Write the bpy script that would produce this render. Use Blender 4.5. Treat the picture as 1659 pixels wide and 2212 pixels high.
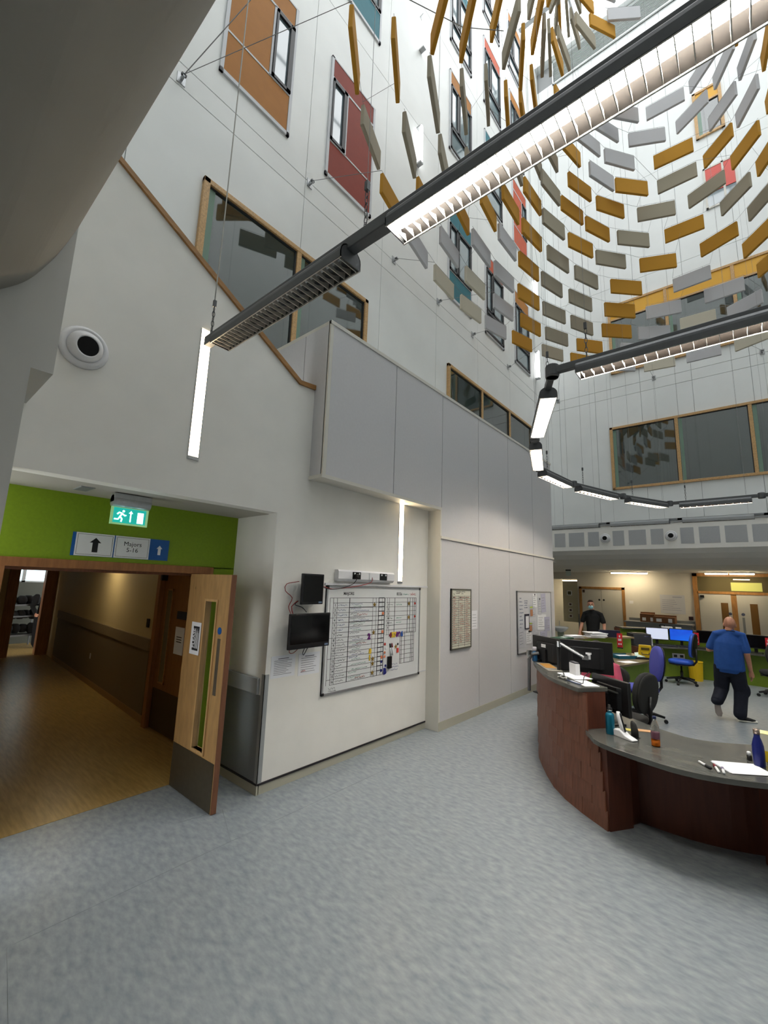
import bpy, bmesh, math, random
from mathutils import Vector, Matrix
random.seed(7)
sc = bpy.context.scene
C = sc.collection
for o in list(bpy.data.objects): bpy.data.objects.remove(o)
PI = math.pi

# ------------------------------------------------------------------ camera
cd = bpy.data.cameras.new('camera'); cam = bpy.data.objects.new('camera', cd); C.objects.link(cam)
cd.sensor_fit = 'HORIZONTAL'; cd.sensor_width = 36.0; cd.lens = 926.04 * 36.0 / 1659.0
cd.clip_start = 0.02; cd.clip_end = 200
def cam_axes(yaw, pitch, roll):
    f = Vector((math.sin(yaw)*math.cos(pitch), math.cos(yaw)*math.cos(pitch), math.sin(pitch)))
    r0 = Vector((math.cos(yaw), -math.sin(yaw), 0)); u0 = r0.cross(f)
    return math.cos(roll)*r0 + math.sin(roll)*u0, -math.sin(roll)*r0 + math.cos(roll)*u0, f
r_, u_, f_ = cam_axes(-0.707156, 0.167040, 0.033764)
m = Matrix((r_, u_, -f_)).transposed().to_4x4(); m.translation = (0, 0, 2.0)
cam.matrix_world = m
sc.camera = cam

# ------------------------------------------------------------------ sky, daylight, exposure
w = bpy.data.worlds.new('overcast_sky'); sc.world = w; w.use_nodes = True
bg = w.node_tree.nodes['Background']; bg.inputs[0].default_value = (0.96, 0.985, 1.0, 1); bg.inputs[1].default_value = 2.05
pl = bpy.data.lights.new('roof_light_portal', 'AREA'); pl.shape = 'RECTANGLE'; pl.size = 9.9; pl.size_y = 13.3
pl.cycles.is_portal = True
po = bpy.data.objects.new('roof_light_portal', pl); C.objects.link(po); po.location = (0.2, 7.27, 21.9)
vs = sc.view_settings; vs.view_transform = 'Standard'; vs.look = 'None'; vs.gamma = 1; vs.use_curve_mapping = False
vs.exposure = 0.83
sc.cycles.use_denoising = True
sc.cycles.use_adaptive_sampling = True; sc.cycles.adaptive_threshold = 0.1; sc.cycles.adaptive_min_samples = 24
sc.cycles.max_bounces = 7; sc.cycles.diffuse_bounces = 5; sc.cycles.glossy_bounces = 3
sc.cycles.sample_clamp_indirect = 8

# ------------------------------------------------------------------ materials
def lin(c):
    return tuple((v/255/12.92 if v/255 <= 0.04045 else ((v/255+0.055)/1.055)**2.4) for v in c) + (1,)
MATS = {}
def M(name, col=(200,200,200), rough=.5, metal=0, var=0, scale=5, stretch=(1,1,1), bump=0, bscale=60, spec=.5,
      emit=None, es=0, alpha=1, trans=0, ior=1.45, col2=None, detail=4, coat=0, rot=(0,0,0), lo=.35, hi=.65):
    if name in MATS: return MATS[name]
    mt = bpy.data.materials.new(name); MATS[name] = mt; mt.use_nodes = True
    nt = mt.node_tree; b = nt.nodes['Principled BSDF']
    c = lin(col); b.inputs['Base Color'].default_value = c
    b.inputs['Roughness'].default_value = rough; b.inputs['Metallic'].default_value = metal
    b.inputs['Specular IOR Level'].default_value = spec; b.inputs['IOR'].default_value = ior
    b.inputs['Transmission Weight'].default_value = trans; b.inputs['Alpha'].default_value = alpha
    b.inputs['Coat Weight'].default_value = coat
    if emit:
        b.inputs['Emission Color'].default_value = lin(emit); b.inputs['Emission Strength'].default_value = es
    if var or col2 or bump:
        tc = nt.nodes.new('ShaderNodeTexCoord'); mp = nt.nodes.new('ShaderNodeMapping')
        nt.links.new(tc.outputs['Object'], mp.inputs[0]); mp.inputs['Scale'].default_value = stretch
        mp.inputs['Rotation'].default_value = rot
    if var or col2:
        n = nt.nodes.new('ShaderNodeTexNoise'); n.inputs['Scale'].default_value = scale; n.inputs['Detail'].default_value = detail
        nt.links.new(mp.outputs[0], n.inputs['Vector'])
        cr = nt.nodes.new('ShaderNodeValToRGB')
        a = c2 = None
        if col2: a, c2 = c, lin(col2)
        else: a, c2 = tuple(max(0, v*(1-var)) for v in c[:3])+(1,), tuple(min(1, v*(1+var)) for v in c[:3])+(1,)
        cr.color_ramp.elements[0].color = a; cr.color_ramp.elements[1].color = c2
        cr.color_ramp.elements[0].position = lo; cr.color_ramp.elements[1].position = hi
        nt.links.new(n.outputs['Fac'], cr.inputs[0]); nt.links.new(cr.outputs[0], b.inputs['Base Color'])
    if bump:
        n2 = nt.nodes.new('ShaderNodeTexNoise'); n2.inputs['Scale'].default_value = bscale; n2.inputs['Detail'].default_value = 3
        nt.links.new(mp.outputs[0], n2.inputs['Vector'])
        bp = nt.nodes.new('ShaderNodeBump'); bp.inputs['Strength'].default_value = bump; bp.inputs['Distance'].default_value = .01
        nt.links.new(n2.outputs['Fac'], bp.inputs['Height']); nt.links.new(bp.outputs[0], b.inputs['Normal'])
    return mt
white_paint = M('white_paint', (236,234,228), .7, var=.02, scale=3, bump=.03, bscale=120)
upper_white = M('upper_wall_board', (232,234,232), .45, var=.03, scale=1.2, bump=.05, bscale=7)
far_white = M('far_wall_board', (230,233,232), .5, var=.02, scale=1.5)
joint_grey = M('joint_shadow_gap', (150,152,152), .8)
panel_grey = M('panel_laminate_grey', (205,204,206), .5, var=.015, scale=30)
panel_trim = M('panel_trim_cream', (215,212,203), .5)
skirt_beige = M('vinyl_skirting_beige', (178,176,160), .6)
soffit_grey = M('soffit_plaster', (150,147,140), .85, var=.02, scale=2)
green_paint = M('lime_green_paint', (128,158,20), .55, var=.04, scale=40)
oak = M('oak_frame', (196,158,108), .45, var=.16, scale=3, stretch=(14,14,1.2), detail=6)
oak_dark = M('oak_handrail', (158,114,64), .4, var=.16, scale=4, stretch=(4,1,9), detail=6)
door_frame_m = M('stained_door_frame', (150,100,58), .5, var=.14, scale=4, stretch=(9,9,1), detail=6)
door_ply = M('maple_door_veneer', (176,138,88), .5, var=.12, scale=3, stretch=(7,7,1.5), detail=8)
door_edge = M('door_edge_lipping', (118,76,52), .5, var=.12, scale=5, stretch=(9,9,1))
kick_grey = M('steel_kick_plate', (84,76,62), .45, metal=.5, var=.06, scale=20)
guard_grey = M('grey_wall_guard', (120,124,126), .5, var=.03, scale=60)
guard_light = M('grey_bumper_rail', (152,155,156), .5)
black_strip = M('black_skirting_cap', (36,30,34), .5)
dark_metal = M('anthracite_metal', (92,94,96), .42, metal=.25, var=.05, scale=20)
alu = M('brushed_aluminium', (176,178,180), .35, metal=.7, var=.05, scale=30)
silver = M('silver_metal', (190,190,190), .25, metal=1)
chrome = M('chrome', (220,220,220), .1, metal=1)
wire_m = M('steel_cable', (140,140,140), .45, metal=.6)
frame_black = M('dark_window_frame', (44,44,46), .5)
glass_dark = M('dark_green_glazing', (48,60,58), .03, spec=.9, ior=1.75)
glass_sky = M('upper_window_glazing', (104,122,128), .04, spec=.9, ior=1.8)  # pale base colour stands in for bright sky reflections
lamp_on = M('fluorescent_tube_lit', (255,245,225), .5, emit=(255,248,238), es=50)
lamp_soft = M('shielded_fluorescent_lit', (255,240,220), .5, emit=(255,236,212), es=24)
strip_on = M('recessed_strip_diffuser_lit', (255,240,215), .5, emit=(255,230,190), es=12)
lamp_warm = M('ceiling_lamp_diffuser_lit', (255,230,180), .5, emit=(255,233,192), es=22)
tube_white = M('frosted_wall_tube_lit', (250,250,250), .5, emit=(255,255,255), es=2.2)
lamp_off = M('unlit_reflector', (170,172,174), .25, metal=.8)
blade_m = M('polished_louvre_blade', (208,204,196), .35, metal=.35)
side_reflector_m = M('painted_dark_reflection', (10,7,5), .5, spec=.1)  # matte near-black stands in for dark surroundings mirrored in the reflector
frost_frame = M('pale_window_frame', (202,204,208), .5)
plastic_white = M('white_plastic', (228,228,230), .4)
plastic_black = M('black_plastic', (22,22,24), .4)
black_void = M('black_opening', (4,4,4), .9)
paper = M('paper_white', (235,236,240), .7)
ink = M('black_ink', (30,30,34), .7)
blue_sign = M('blue_sign_vinyl', (0,84,160), .4)
baffle_mats = {'Y': M('felt_ochre', (192,140,46), .9, var=.08, scale=300, bump=.1, bscale=400),
               'G': M('felt_taupe', (164,156,138), .9, var=.06, scale=300, bump=.1, bscale=400),
               'L': M('felt_silver_grey', (196,196,199), .9, var=.05, scale=300, bump=.1, bscale=400),
               'B': M('felt_beige', (206,200,182), .9, var=.05, scale=300, bump=.1, bscale=400)}

# ------------------------------------------------------------------ mesh helpers
class MB:
    """collects shapes into one mesh"""
    def __init__(s): s.v = []; s.f = []
    def add(s, vs, fs):
        n = len(s.v); s.v += [tuple(p) for p in vs]; s.f += [tuple(i+n for i in q) for q in fs]; return s
    def box(s, x0, x1, y0, y1, z0, z1, mt=None):
        vs = [(x,y,z) for z in (z0,z1) for y in (y0,y1) for x in (x0,x1)]
        if mt: vs = [mt @ Vector(p) for p in vs]
        return s.add(vs, [(0,2,3,1),(4,5,7,6),(0,1,5,4),(2,6,7,3),(0,4,6,2),(1,3,7,5)])
    def prism(s, poly, a0, a1, axis):
        """poly: list of 2d points; extruded along axis x/y/z from a0 to a1"""
        def P(p, a):
            if axis == 'x': return (a, p[0], p[1])
            if axis == 'y': return (p[0], a, p[1])
            return (p[0], p[1], a)
        n = len(poly); vs = [P(p, a0) for p in poly] + [P(p, a1) for p in poly]
        fs = [tuple(range(n)), tuple(range(2*n-1, n-1, -1))] + [(i, i+n, (i+1) % n+n, (i+1) % n) for i in range(n)]
        return s.add(vs, fs)
    def tube(s, pts, r, n=8, cap=True):
        pts = [Vector(p) for p in pts]; rs = r if isinstance(r, (list, tuple)) else [r]*len(pts)
        rings = []; prev = None
        for i, p in enumerate(pts):
            t = (pts[min(i+1, len(pts)-1)] - pts[max(i-1, 0)])
            t = t.normalized() if t.length > 1e-9 else Vector((0,0,1))
            if prev is None:
                a = Vector((0,0,1)) if abs(t.z) < .9 else Vector((1,0,0)); u = t.cross(a).normalized()
            else:
                u = (prev - t*prev.dot(t)); u = u.normalized() if u.length > 1e-6 else t.orthogonal().normalized()
            prev = u; v = t.cross(u)
            rr = rs[i]; ra, rb = rr if isinstance(rr, tuple) else (rr, rr)
            rings.append([p + u*ra*math.cos(2*PI*k/n) + v*rb*math.sin(2*PI*k/n) for k in range(n)])
        vs = [q for R_ in rings for q in R_]; fs = []
        for i in range(len(rings)-1):
            for k in range(n): fs.append((i*n+k, i*n+(k+1) % n, (i+1)*n+(k+1) % n, (i+1)*n+k))
        if cap: fs += [tuple(range(n-1, -1, -1)), tuple(range((len(rings)-1)*n, len(rings)*n))]
        return s.add(vs, fs)
    def lathe(s, prof, n=20, mt=None):
        vs = []; fs = []
        for (r, z) in prof:
            for k in range(n): vs.append((r*math.cos(2*PI*k/n), r*math.sin(2*PI*k/n), z))
        for i in range(len(prof)-1):
            for k in range(n): fs.append((i*n+k, i*n+(k+1) % n, (i+1)*n+(k+1) % n, (i+1)*n+k))
        fs.append(tuple(range(n-1, -1, -1))); fs.append(tuple(range((len(prof)-1)*n, len(prof)*n)))
        if mt: vs = [mt @ Vector(p) for p in vs]
        return s.add(vs, fs)
    def ell(s, c, r, n=14, mt=None):
        prof = [(math.sin(PI*i/(n//2+2)), -math.cos(PI*i/(n//2+2))) for i in range(1, n//2+2)]
        vs = []; fs = []
        for (a, z) in prof:
            for k in range(n): vs.append(Vector((a*math.cos(2*PI*k/n)*r[0], a*math.sin(2*PI*k/n)*r[1], z*r[2])))
        for i in range(len(prof)-1):
            for k in range(n): fs.append((i*n+k, i*n+(k+1) % n, (i+1)*n+(k+1) % n, (i+1)*n+k))
        fs.append(tuple(range(n-1, -1, -1))); fs.append(tuple(range((len(prof)-1)*n, len(prof)*n)))
        if mt: vs = [mt.to_3x3() @ p for p in vs]
        return s.add([p + Vector(c) for p in vs], fs)
    def chbox(s, sx, sy, sz, c=.01):
        """box centred on the origin with chamfered edges"""
        def ring(ix, iy, z): return [(x*ix, y*iy, z) for x, y in ((-1,-1),(1,-1),(1,1),(-1,1))]
        hx, hy, hz = sx/2, sy/2, sz/2
        def oct_(ix, iy, k, z):
            return [(-ix+k,-iy,z),(ix-k,-iy,z),(ix,-iy+k,z),(ix,iy-k,z),(ix-k,iy,z),(-ix+k,iy,z),(-ix,iy-k,z),(-ix,-iy+k,z)]
        L = [oct_(hx-c, hy-c, c*.6, -hz), oct_(hx, hy, c, -hz+c), oct_(hx, hy, c, hz-c), oct_(hx-c, hy-c, c*.6, hz)]
        vs = [p for q in L for p in q]; fs = [tuple(range(7,-1,-1)), tuple(range(24,32))]
        for i in range(3):
            for k in range(8): fs.append((i*8+k, i*8+(k+1) % 8, (i+1)*8+(k+1) % 8, (i+1)*8+k))
        return s.add(vs, fs)
    def mesh(s, name):
        me = bpy.data.meshes.new(name); me.from_pydata(s.v, [], s.f); me.validate(); me.update(); return me
def fix(me):
    bm = bmesh.new(); bm.from_mesh(me); bmesh.ops.recalc_face_normals(bm, faces=bm.faces); bm.to_mesh(me); bm.free()
def obj(name, mb, mt, parent=None, smooth=False, bevel=0, loc=None, seg=2):
    me = mb if isinstance(mb, bpy.types.Mesh) else mb.mesh(name)
    if not isinstance(mb, bpy.types.Mesh):
        fix(me)
        if smooth:
            for p in me.polygons: p.use_smooth = True
    o = bpy.data.objects.new(name, me); C.objects.link(o)
    if mt and not me.materials: me.materials.append(mt)
    if parent: o.parent = parent
    if loc: o.location = loc
    if bevel:
        b = o.modifiers.new('bevel', 'BEVEL'); b.width = bevel; b.segments = seg; b.limit_method = 'ANGLE'; b.angle_limit = .6
    return o
def tag(o, label, cat, group=None, kind=None):
    o['label'] = label; o['category'] = cat
    if group: o['group'] = group
    if kind: o['kind'] = kind
    return o
def thing(name, label, cat, loc=(0,0,0), rotz=0, group=None, mat3=None, kind=None):
    o = bpy.data.objects.new(name, None); C.objects.link(o); o.empty_display_size = .1
    if mat3 is not None:
        mm = mat3.to_4x4(); mm.translation = loc; o.matrix_world = mm
    else:
        o.location = loc; o.rotation_euler = (0, 0, rotz)
    return tag(o, label, cat, group, kind)
def struct(name, mb, mt, label, cat='wall', smooth=False):
    return tag(obj(name, mb, mt, smooth=smooth), label, cat, kind='structure')
# wall frames: local x = along the wall to the viewer's right, y = up, z = out of the wall
FX = Matrix(((0,0,1),(1,0,0),(0,1,0)))          # wall facing +x
FY = Matrix(((1,0,0),(0,0,-1),(0,1,0)))         # wall facing -y
FZ = Matrix(((1,0,0),(0,1,0),(0,0,1)))
def copy_tree(o, parent=None):
    c = o.copy(); C.objects.link(c); c.parent = parent
    for ch in o.children: copy_tree(ch, c)
    return c
def text(parent, s, size, x, y, z, mt, name='lettering', align='CENTER', sx=1, rot=0, bold=.0012):
    cu = bpy.data.curves.new('t', 'FONT'); cu.body = s; cu.size = size; cu.align_x = align; cu.align_y = 'CENTER'
    cu.resolution_u = 2; cu.offset = bold
    to = bpy.data.objects.new('t', cu); me = bpy.data.meshes.new_from_object(to)
    bpy.data.objects.remove(to); bpy.data.curves.remove(cu)
    me.materials.clear(); me.materials.append(mt)
    o = bpy.data.objects.new(name, me); C.objects.link(o); o.parent = parent
    o.location = (x, y, z); o.scale = (sx, 1, 1); o.rotation_euler = (0, 0, rot)
    return o
def spline(pts, step):
    P = [Vector(p) for p in pts]; P = [2*P[0]-P[1]] + P + [2*P[-1]-P[-2]]; out = []
    for i in range(1, len(P)-2):
        a, b, c, d = P[i-1:i+3]; n = max(2, int((c-b).length/step))
        for k in range(n):
            t = k/n
            out.append(.5*((2*b)+(c-a)*t+(2*a-5*b+4*c-d)*t*t+(3*b-a-3*c+d)*t**3))
    out.append(P[-2]); return out
ORD = ['', 'first','second','third','fourth','fifth','sixth','seventh','eighth','ninth','tenth','eleventh']

# ------------------------------------------------------------------ structure: floors
floor_m = M('mottled_vinyl_floor', (121,130,137), .36, col2=(152,158,161), scale=12, stretch=(1,2.2,1), rot=(0,0,.55), detail=14, bump=.015, bscale=30, lo=.30, hi=.70)
corr_floor = M('wood_effect_vinyl', (146,120,66), .30, col2=(172,142,86), scale=4, stretch=(1,9,1), detail=7)
f = struct('floor', MB().prism([(-4.6,-4.2),(5.4,-4.2),(5.4,17.6),(-8.2,17.6),(-8.2,10.2),(-4.6,10.2)], -.2, 0, 'z'), floor_m, 'grey-blue mottled vinyl floor of the atrium', 'floor')
weld = MB()
for a, b in (((-3.23,.77),(-3.24,2.10)), ((-3.24,2.10),(-3.72,2.30)), ((-3.78,1.94),(-3.74,2.17)), ((-3.24,2.10),(-3.23,4.0)), ((-3.23,.77),(-2.4,.65))):
    weld.tube([(a[0],a[1],.0005),(b[0],b[1],.0005)], .0016, 4)
obj('weld_seam', weld, M('floor_weld_line', (124,131,135), .45), f)
obj('skirting_line', MB().box(-3.502,-3.496,5.41,10.25,0,.012), panel_trim, f)
fc = struct('floor', MB().prism([(-16.2,-1),(-4.51,-1),(-4.51,3.3),(-16.2,5.5)], -.2, .003, 'z'), corr_floor, 'warm wood-effect vinyl floor inside the corridor', 'floor')

# ------------------------------------------------------------------ left wall with the alcove, stair balustrade
W1 = -3.72
wl = struct('wall_left', MB().prism([(.40,2.70),(2.64,2.70),(2.64,.10),(5.41,.10),(5.41,3.4),(3.04,4.215),(2.80,4.195),(.40,5.63)], W1-.15, W1, 'x'), white_paint, 'white plastered wall over the corridor door with sloping stair top')
struct('wall_alcove_side', MB().box(-4.5, W1-.15, 2.66, 2.80, 0, 2.72), white_paint, 'white return wall beside the open corridor door')
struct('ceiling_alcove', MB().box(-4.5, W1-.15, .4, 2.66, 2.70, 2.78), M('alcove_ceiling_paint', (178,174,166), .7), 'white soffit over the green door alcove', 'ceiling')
b = struct('baseboard_left', MB().box(W1-.15, W1+.002, 2.652, 5.41, 0, .085), skirt_beige, 'coved vinyl skirting below the whiteboard wall', 'baseboard')
obj('capping_strip', MB().box(W1-.1, W1+.012, 2.648, 5.40, .085, .102), black_strip, b)
bs = struct('baseboard_alcove', MB().box(-4.5, W1+.002, 2.634, 2.66, 0, .085), skirt_beige, 'coved vinyl skirting along the alcove side', 'baseboard')
obj('capping_strip', MB().box(-4.5, W1+.004, 2.630, 2.66, .085, .102), black_strip, bs)
# capping of the balustrade
def cap_poly():
    top = [(.40,5.68),(2.815,4.245),(3.06,4.268)]; low = [(.40,5.63),(2.80,4.195),(3.06,4.213)]
    return top + low[::-1]
struct('trim_1', MB().prism(cap_poly(), W1-.17, W1+.025, 'x'), oak_dark, 'sloping oak capping rail along the stair wall', 'handrail')
# upper wall behind
W0 = -4.8
wu = struct('wall_upper_left', MB().box(W0-.2, W0-.02, -.5, 14.1, 2.8, 22), joint_grey, 'tall white boarded wall on the left of the atrium')
ys = [-.2, 1.1, 3.46, 5.3, 7.16, 9.05, 10.95, 12.85, 13.95]; zs = [2.8, 7.88, 8.205, 12.05, 15.5, 18.85, 22]
for i in range(len(ys)-1):
    for k in range(len(zs)-1):
        obj('wall_board', MB().box(W0-.03, W0, ys[i]+.004, ys[i+1]-.004, zs[k]+.006, zs[k+1]-.006), upper_white, wu)
# panelled wall and box
PX = -3.5
wp = struct('wall_panelled', MB().prism([(5.41,0),(10.25,0),(10.25,5.0),(3.05,5.0),(3.05,3.17),(5.41,3.17)], W0+.02, PX-.02, 'x'), panel_trim, 'pale grey panelled wall with projecting upper box')
cols = [5.44, 6.61, 7.83, 9.05, 10.24]
for i in range(4):
    obj('panel', MB().box(PX-.025, PX, cols[i]+.006, cols[i+1]-.006, .12, 2.70), panel_grey, wp)
    obj('panel', MB().box(PX-.025, PX, cols[i]+.006, cols[i+1]-.006, 2.745, 4.985), panel_grey, wp)
for a, b in ((3.075,4.27),(4.27,5.44)):
    obj('panel', MB().box(PX-.025, PX, a+.006, b-.006, 3.18, 4.985), panel_grey, wp)
for a, b in ((-4.60,-3.95),(-3.95,-3.515)):
    obj('panel', MB().box(a+.004, b-.004, 3.03, 3.05, 3.18, 4.985), panel_grey, wp)
obj('top_trim', MB().box(PX-.03, PX+.012, 3.03, 10.25, 4.985, 5.03).box(-4.75, PX, 3.03, 3.06, 4.985, 5.03), panel_trim, wp)
obj('ledge_trim', MB().box(PX-.02, PX+.022, 5.41, 10.25, 2.703, 2.742), panel_trim, wp)
obj('bottom_trim', MB().box(W1, PX+.012, 3.02, 5.43, 3.135, 3.175), panel_trim, wp)
obj('corner_trim', MB().box(PX-.03, PX+.006, 3.03, 3.075, 3.17, 5.0), panel_trim, wp)
obj('corner_post', MB().box(W1-.1, PX+.004, 5.408, 5.442, 0, 3.17), panel_trim, wp)
struct('baseboard_panelled', MB().box(PX-.01, PX+.006, 5.41, 10.25, 0, .118), skirt_beige, 'beige vinyl skirting under the grey wall panels', 'baseboard')

# ------------------------------------------------------------------ near bulkhead over the camera
prof = [(p.x,p.y) for p in spline([(.514,4.14,0),(.465,3.975,0),(.413,3.83,0),(.328,3.654,0),(.224,3.533,0),(.1,3.43,0),(-.1,3.34,0),(-.4,3.26,0),(-.9,3.21,0),(-4.0,3.18,0)], .03)]
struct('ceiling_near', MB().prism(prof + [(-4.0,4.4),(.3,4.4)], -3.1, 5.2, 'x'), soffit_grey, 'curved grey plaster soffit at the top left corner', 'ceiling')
struct('wall_near', MB().box(-4.9, 5.2, .33, .514, 4.14, 22), far_white, 'white atrium wall rising above the near soffit')
# deep end wall: the upper part oversails the lower one
struct('wall_end_left', MB().prism([(-4,0),(.41,0),(.41,3.15),(.514,3.15),(.514,4.14),(-4,4.14)], W1-.12, -3.03, 'x'), M('end_wall_paint', (206,204,198), .75), 'white end wall closing the soffit at the left edge')
struct('wall_behind', MB().box(-3.9,5.4,-4.2,-4,0,4.6), white_paint, 'white wall behind the viewer')
struct('wall_right', MB().box(5.2,5.4,-4,17.7,0,22), far_white, 'white wall on the right side of the atrium')

# ------------------------------------------------------------------ far wall, bulkhead and the bay beyond
FYW = 13.95
wf = struct('wall_far', MB().box(-4.9,5.3,FYW+.03,FYW+.3,3.3,22), joint_grey, 'tall white boarded far wall of the atrium')
xs = [-4.8,-4.4,-3.3,-2.05,-.8,.45,1.7,2.95,5.2]; zz = [3.99,7.9,8.205,11.6,15.0,18.4,21.0]
for i in range(len(xs)-1):
    for k in range(len(zz)-1):
        obj('wall_board', MB().box(xs[i]+.004, xs[i+1]-.004, FYW, FYW+.04, zz[k]+.005, zz[k+1]-.005), far_white, wf)
bk = struct('wall_bulkhead', MB().box(-4.9,5.3,FYW-.02,FYW+.3,3.22,3.94), white_paint, 'white bulkhead band with grey grilles on the far wall')
obj('ledge_trim', MB().box(-4.9,5.3,FYW-.05,FYW+.05,3.94,3.98), joint_grey, bk)
grille_m = M('perforated_grille', (176,178,180), .6, var=.12, scale=160, detail=1)
gx = [(-4.69,-4.36),(-4.25,-3.80),(-3.69,-3.38),(-3.01,-2.71),(-2.59,-2.16),(-2.045,-1.74),(-1.355,-1.06),(-.947,-.512),(-.409,.028),(.126,.56),(.67,1.1),(1.2,1.64)]
for a, b in gx:
    g = obj('grille', MB().box(a, b, FYW-.026, FYW-.02, 3.345, 3.775), grille_m, bk)
prof2 = [(FYW+.0,3.22),(14.1,3.10),(14.35,2.98),(14.9,2.83),(15.8,2.74),(17.7,2.70),(17.7,3.4),(FYW+.25,3.4)]
struct('ceiling_bay', MB().prism(prof2, -8, 5.3, 'x'), M('bay_soffit_paint', (232,230,224), .8), 'curved grey soffit over the far staff bay', 'ceiling')
BY = 17.5
wb = struct('wall_back', MB().box(-5.1,5.3,BY,BY+.2,0,3.0).box(-8,-5.1,BY,BY+.2,2.44,3.0), M('back_wall_paint', (210,206,196), .7, var=.02, scale=3), 'cream back wall behind the staff base')
obj('wall_guard', MB().box(-3.40,-1.50,BY-.012,BY,0,1.14), guard_grey, wb)
obj('wall_guard', MB().box(-5.1,-5.06,BY-.012,BY,0,1.14), guard_grey, wb)
struct('wall_bay_left', MB().box(-8.2,-8,10.2,19.2,0,3.2).box(-8,W0+.05,10.2,10.3,0,5).box(-8,-5.1,19,19.2,0,3).box(-5.1,-5.0,17.7,19.2,0,3), white_paint, 'white walls of the recess left of the staff bay')
struct('ceiling_recess', MB().box(-8,W0-.1,10.2,19.2,2.9,3.0).box(-8,-5,17.6,19.2,2.44,2.5), white_paint, 'white ceiling of the recess left of the staff bay', 'ceiling')
struct('floor', MB().box(-8,-5,17.6,19.2,-.2,0), floor_m, 'grey vinyl floor of the recess behind the back wall', 'floor')

# ------------------------------------------------------------------ roof: beams, louvre
rb = struct('roof', MB().box(-4.9,5.3,13.7,14.2,21.9,22.3), far_white, 'white roof edge above the far wall', 'roof')
for y in (3.2, 6.2, 9.2, 12.2): obj('roof_beam', MB().box(-4.8,5.2,y,y+.16,22.0,22.3), alu, rb)
for x in (-3.2,-1.2,.8,2.8): obj('glazing_bar', MB().box(x,x+.07,.6,13.8,22.15,22.25), alu, rb)
lv = thing('louvre_vent', 'grey slatted louvre at the top of the far wall', 'louvre', (-4.2,FYW-.02,20.85), mat3=FY)
obj('frame', MB().box(0,4.0,0,.04,0,.06).box(0,4.0,.98,1.02,0,.06).box(0,.04,0,1.02,0,.06).box(3.96,4.0,0,1.02,0,.06).box(0,4.0,0,1.0,0,.012), far_white, lv)
sl = MB().add([(.04,0,.055),(3.96,0,.055),(3.96,.05,.012),(.04,.05,.012)], [(0,1,2,3)]).add([(.04,0,.05),(3.96,0,.05),(3.96,.05,.006),(.04,.05,.006)], [(3,2,1,0)]).mesh('slat')
for k in range(14): obj('slat', sl, far_white, lv, loc=(0,.05+k*.066,0))

# ------------------------------------------------------------------ coloured window units of the upper wall
cw = {'orange': M('orange_facade_panel', (176,118,54), .6, spec=.2, var=.03, scale=8), 'red': M('red_facade_panel', (142,62,48), .6, spec=.2, var=.03, scale=8),
      'teal': M('teal_facade_panel', (62,120,132), .6, spec=.2, var=.03, scale=8), 'coral': M('coral_facade_panel', (196,96,70), .6, spec=.2, var=.03, scale=8)}
UW, UH = 1.12, 2.40
WINN = [0]
def pane(parent, x0, x1, y0, y1, gm=None):
    fr = obj('casement', MB().box(x0,x1,y0,y0+.05,.006,.05).box(x0,x1,y1-.07,y1,.006,.05).box(x0,x0+.035,y0,y1,.006,.05).box(x1-.075,x1,y0,y1,.006,.05), frame_black, parent)
    obj('pane', MB().box(x0+.03,x1-.06,y0+.04,y1-.06,.008,.016), gm or glass_sky, fr)
def unit(y, z, colr, lay, label):
    WINN[0] += 1
    t = thing('window_%d' % WINN[0], label, 'window', (W0, y, z), mat3=FX, kind='structure')
    F = MB().box(0,.05,0,UH,0,.03).box(UW-.05,UW,0,UH,0,.03).box(0,UW,0,.06,0,.03).box(0,UW,UH-.03,UH,0,.03).box(.05,UW-.05,.69,.72,0,.03).box(.05,UW-.05,1.96,2.0,0,.03)
    P = cw[colr]
    def pan(x0,x1,y0,y1): obj('facade_panel', MB().box(x0,x1,y0,y1,.002,.024), P, t)
    pan(.06,UW-.06,2.005,UH-.035)
    if lay == 'R':
        F.box(.70,.735,.7,1.98,0,.03); pan(.055,.695,.725,1.955); pane(t,.74,UW-.05,.72,1.96); pan(.055,UW-.055,.065,.685)
    elif lay == 'L':
        F.box(.385,.42,.7,1.98,0,.03); pan(.425,UW-.055,.725,1.955); pane(t,.05,.38,.72,1.96); pan(.055,UW-.055,.065,.685)
    elif lay == 'D':
        F.box(.42,.45,.7,1.98,0,.03); pane(t,.05,.42,.72,1.96); pane(t,.45,UW-.05,.72,1.96); pan(.055,UW-.055,.065,.685)
    elif lay == 'G':
        F.box(.42,.45,.7,1.98,0,.03); pane(t,.05,.42,.72,1.96); pane(t,.45,UW-.05,.72,1.96); pane(t,.05,UW-.05,.06,.69)
    obj('frame', F, frost_frame, t)
R1, R2, R3, R4 = 8.60, 12.62, 15.95, 19.2
unit(1.965,R1,'orange','R','orange panelled window unit at the top left of the wall')
unit(3.815,R1,'red','L','dark red panelled window unit right of the orange one')
unit(7.59,R1,'teal','D','teal panelled window behind silver baffles, lowest row')
unit(9.45,R1,'coral','G','double window with coral top panel, lowest row, second from corner')
unit(11.33,R1,'orange','G','double window with orange top panel nearest the wall corner')
unit(3.88,R2,'teal','R','teal panelled window unit cut by the top of the photo')
unit(7.60,R2,'orange','G','double window under an orange panel above the long lit lamp')
unit(9.46,R2,'teal','G','tall dark-framed window seen under the long lit lamp')
unit(11.34,R2,'coral','R','coral red window unit between the ochre baffles')
unit(7.60,R3,'teal','G','blue reflecting window with teal top at the upper edge')
unit(9.44,R3,'coral','G','window with coral top panel high on the left wall')
unit(11.25,R3,'orange','G','window with orange top panel high near the corner')
unit(9.42,R4,'teal','G','highest window under the roof, left of two')
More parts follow.
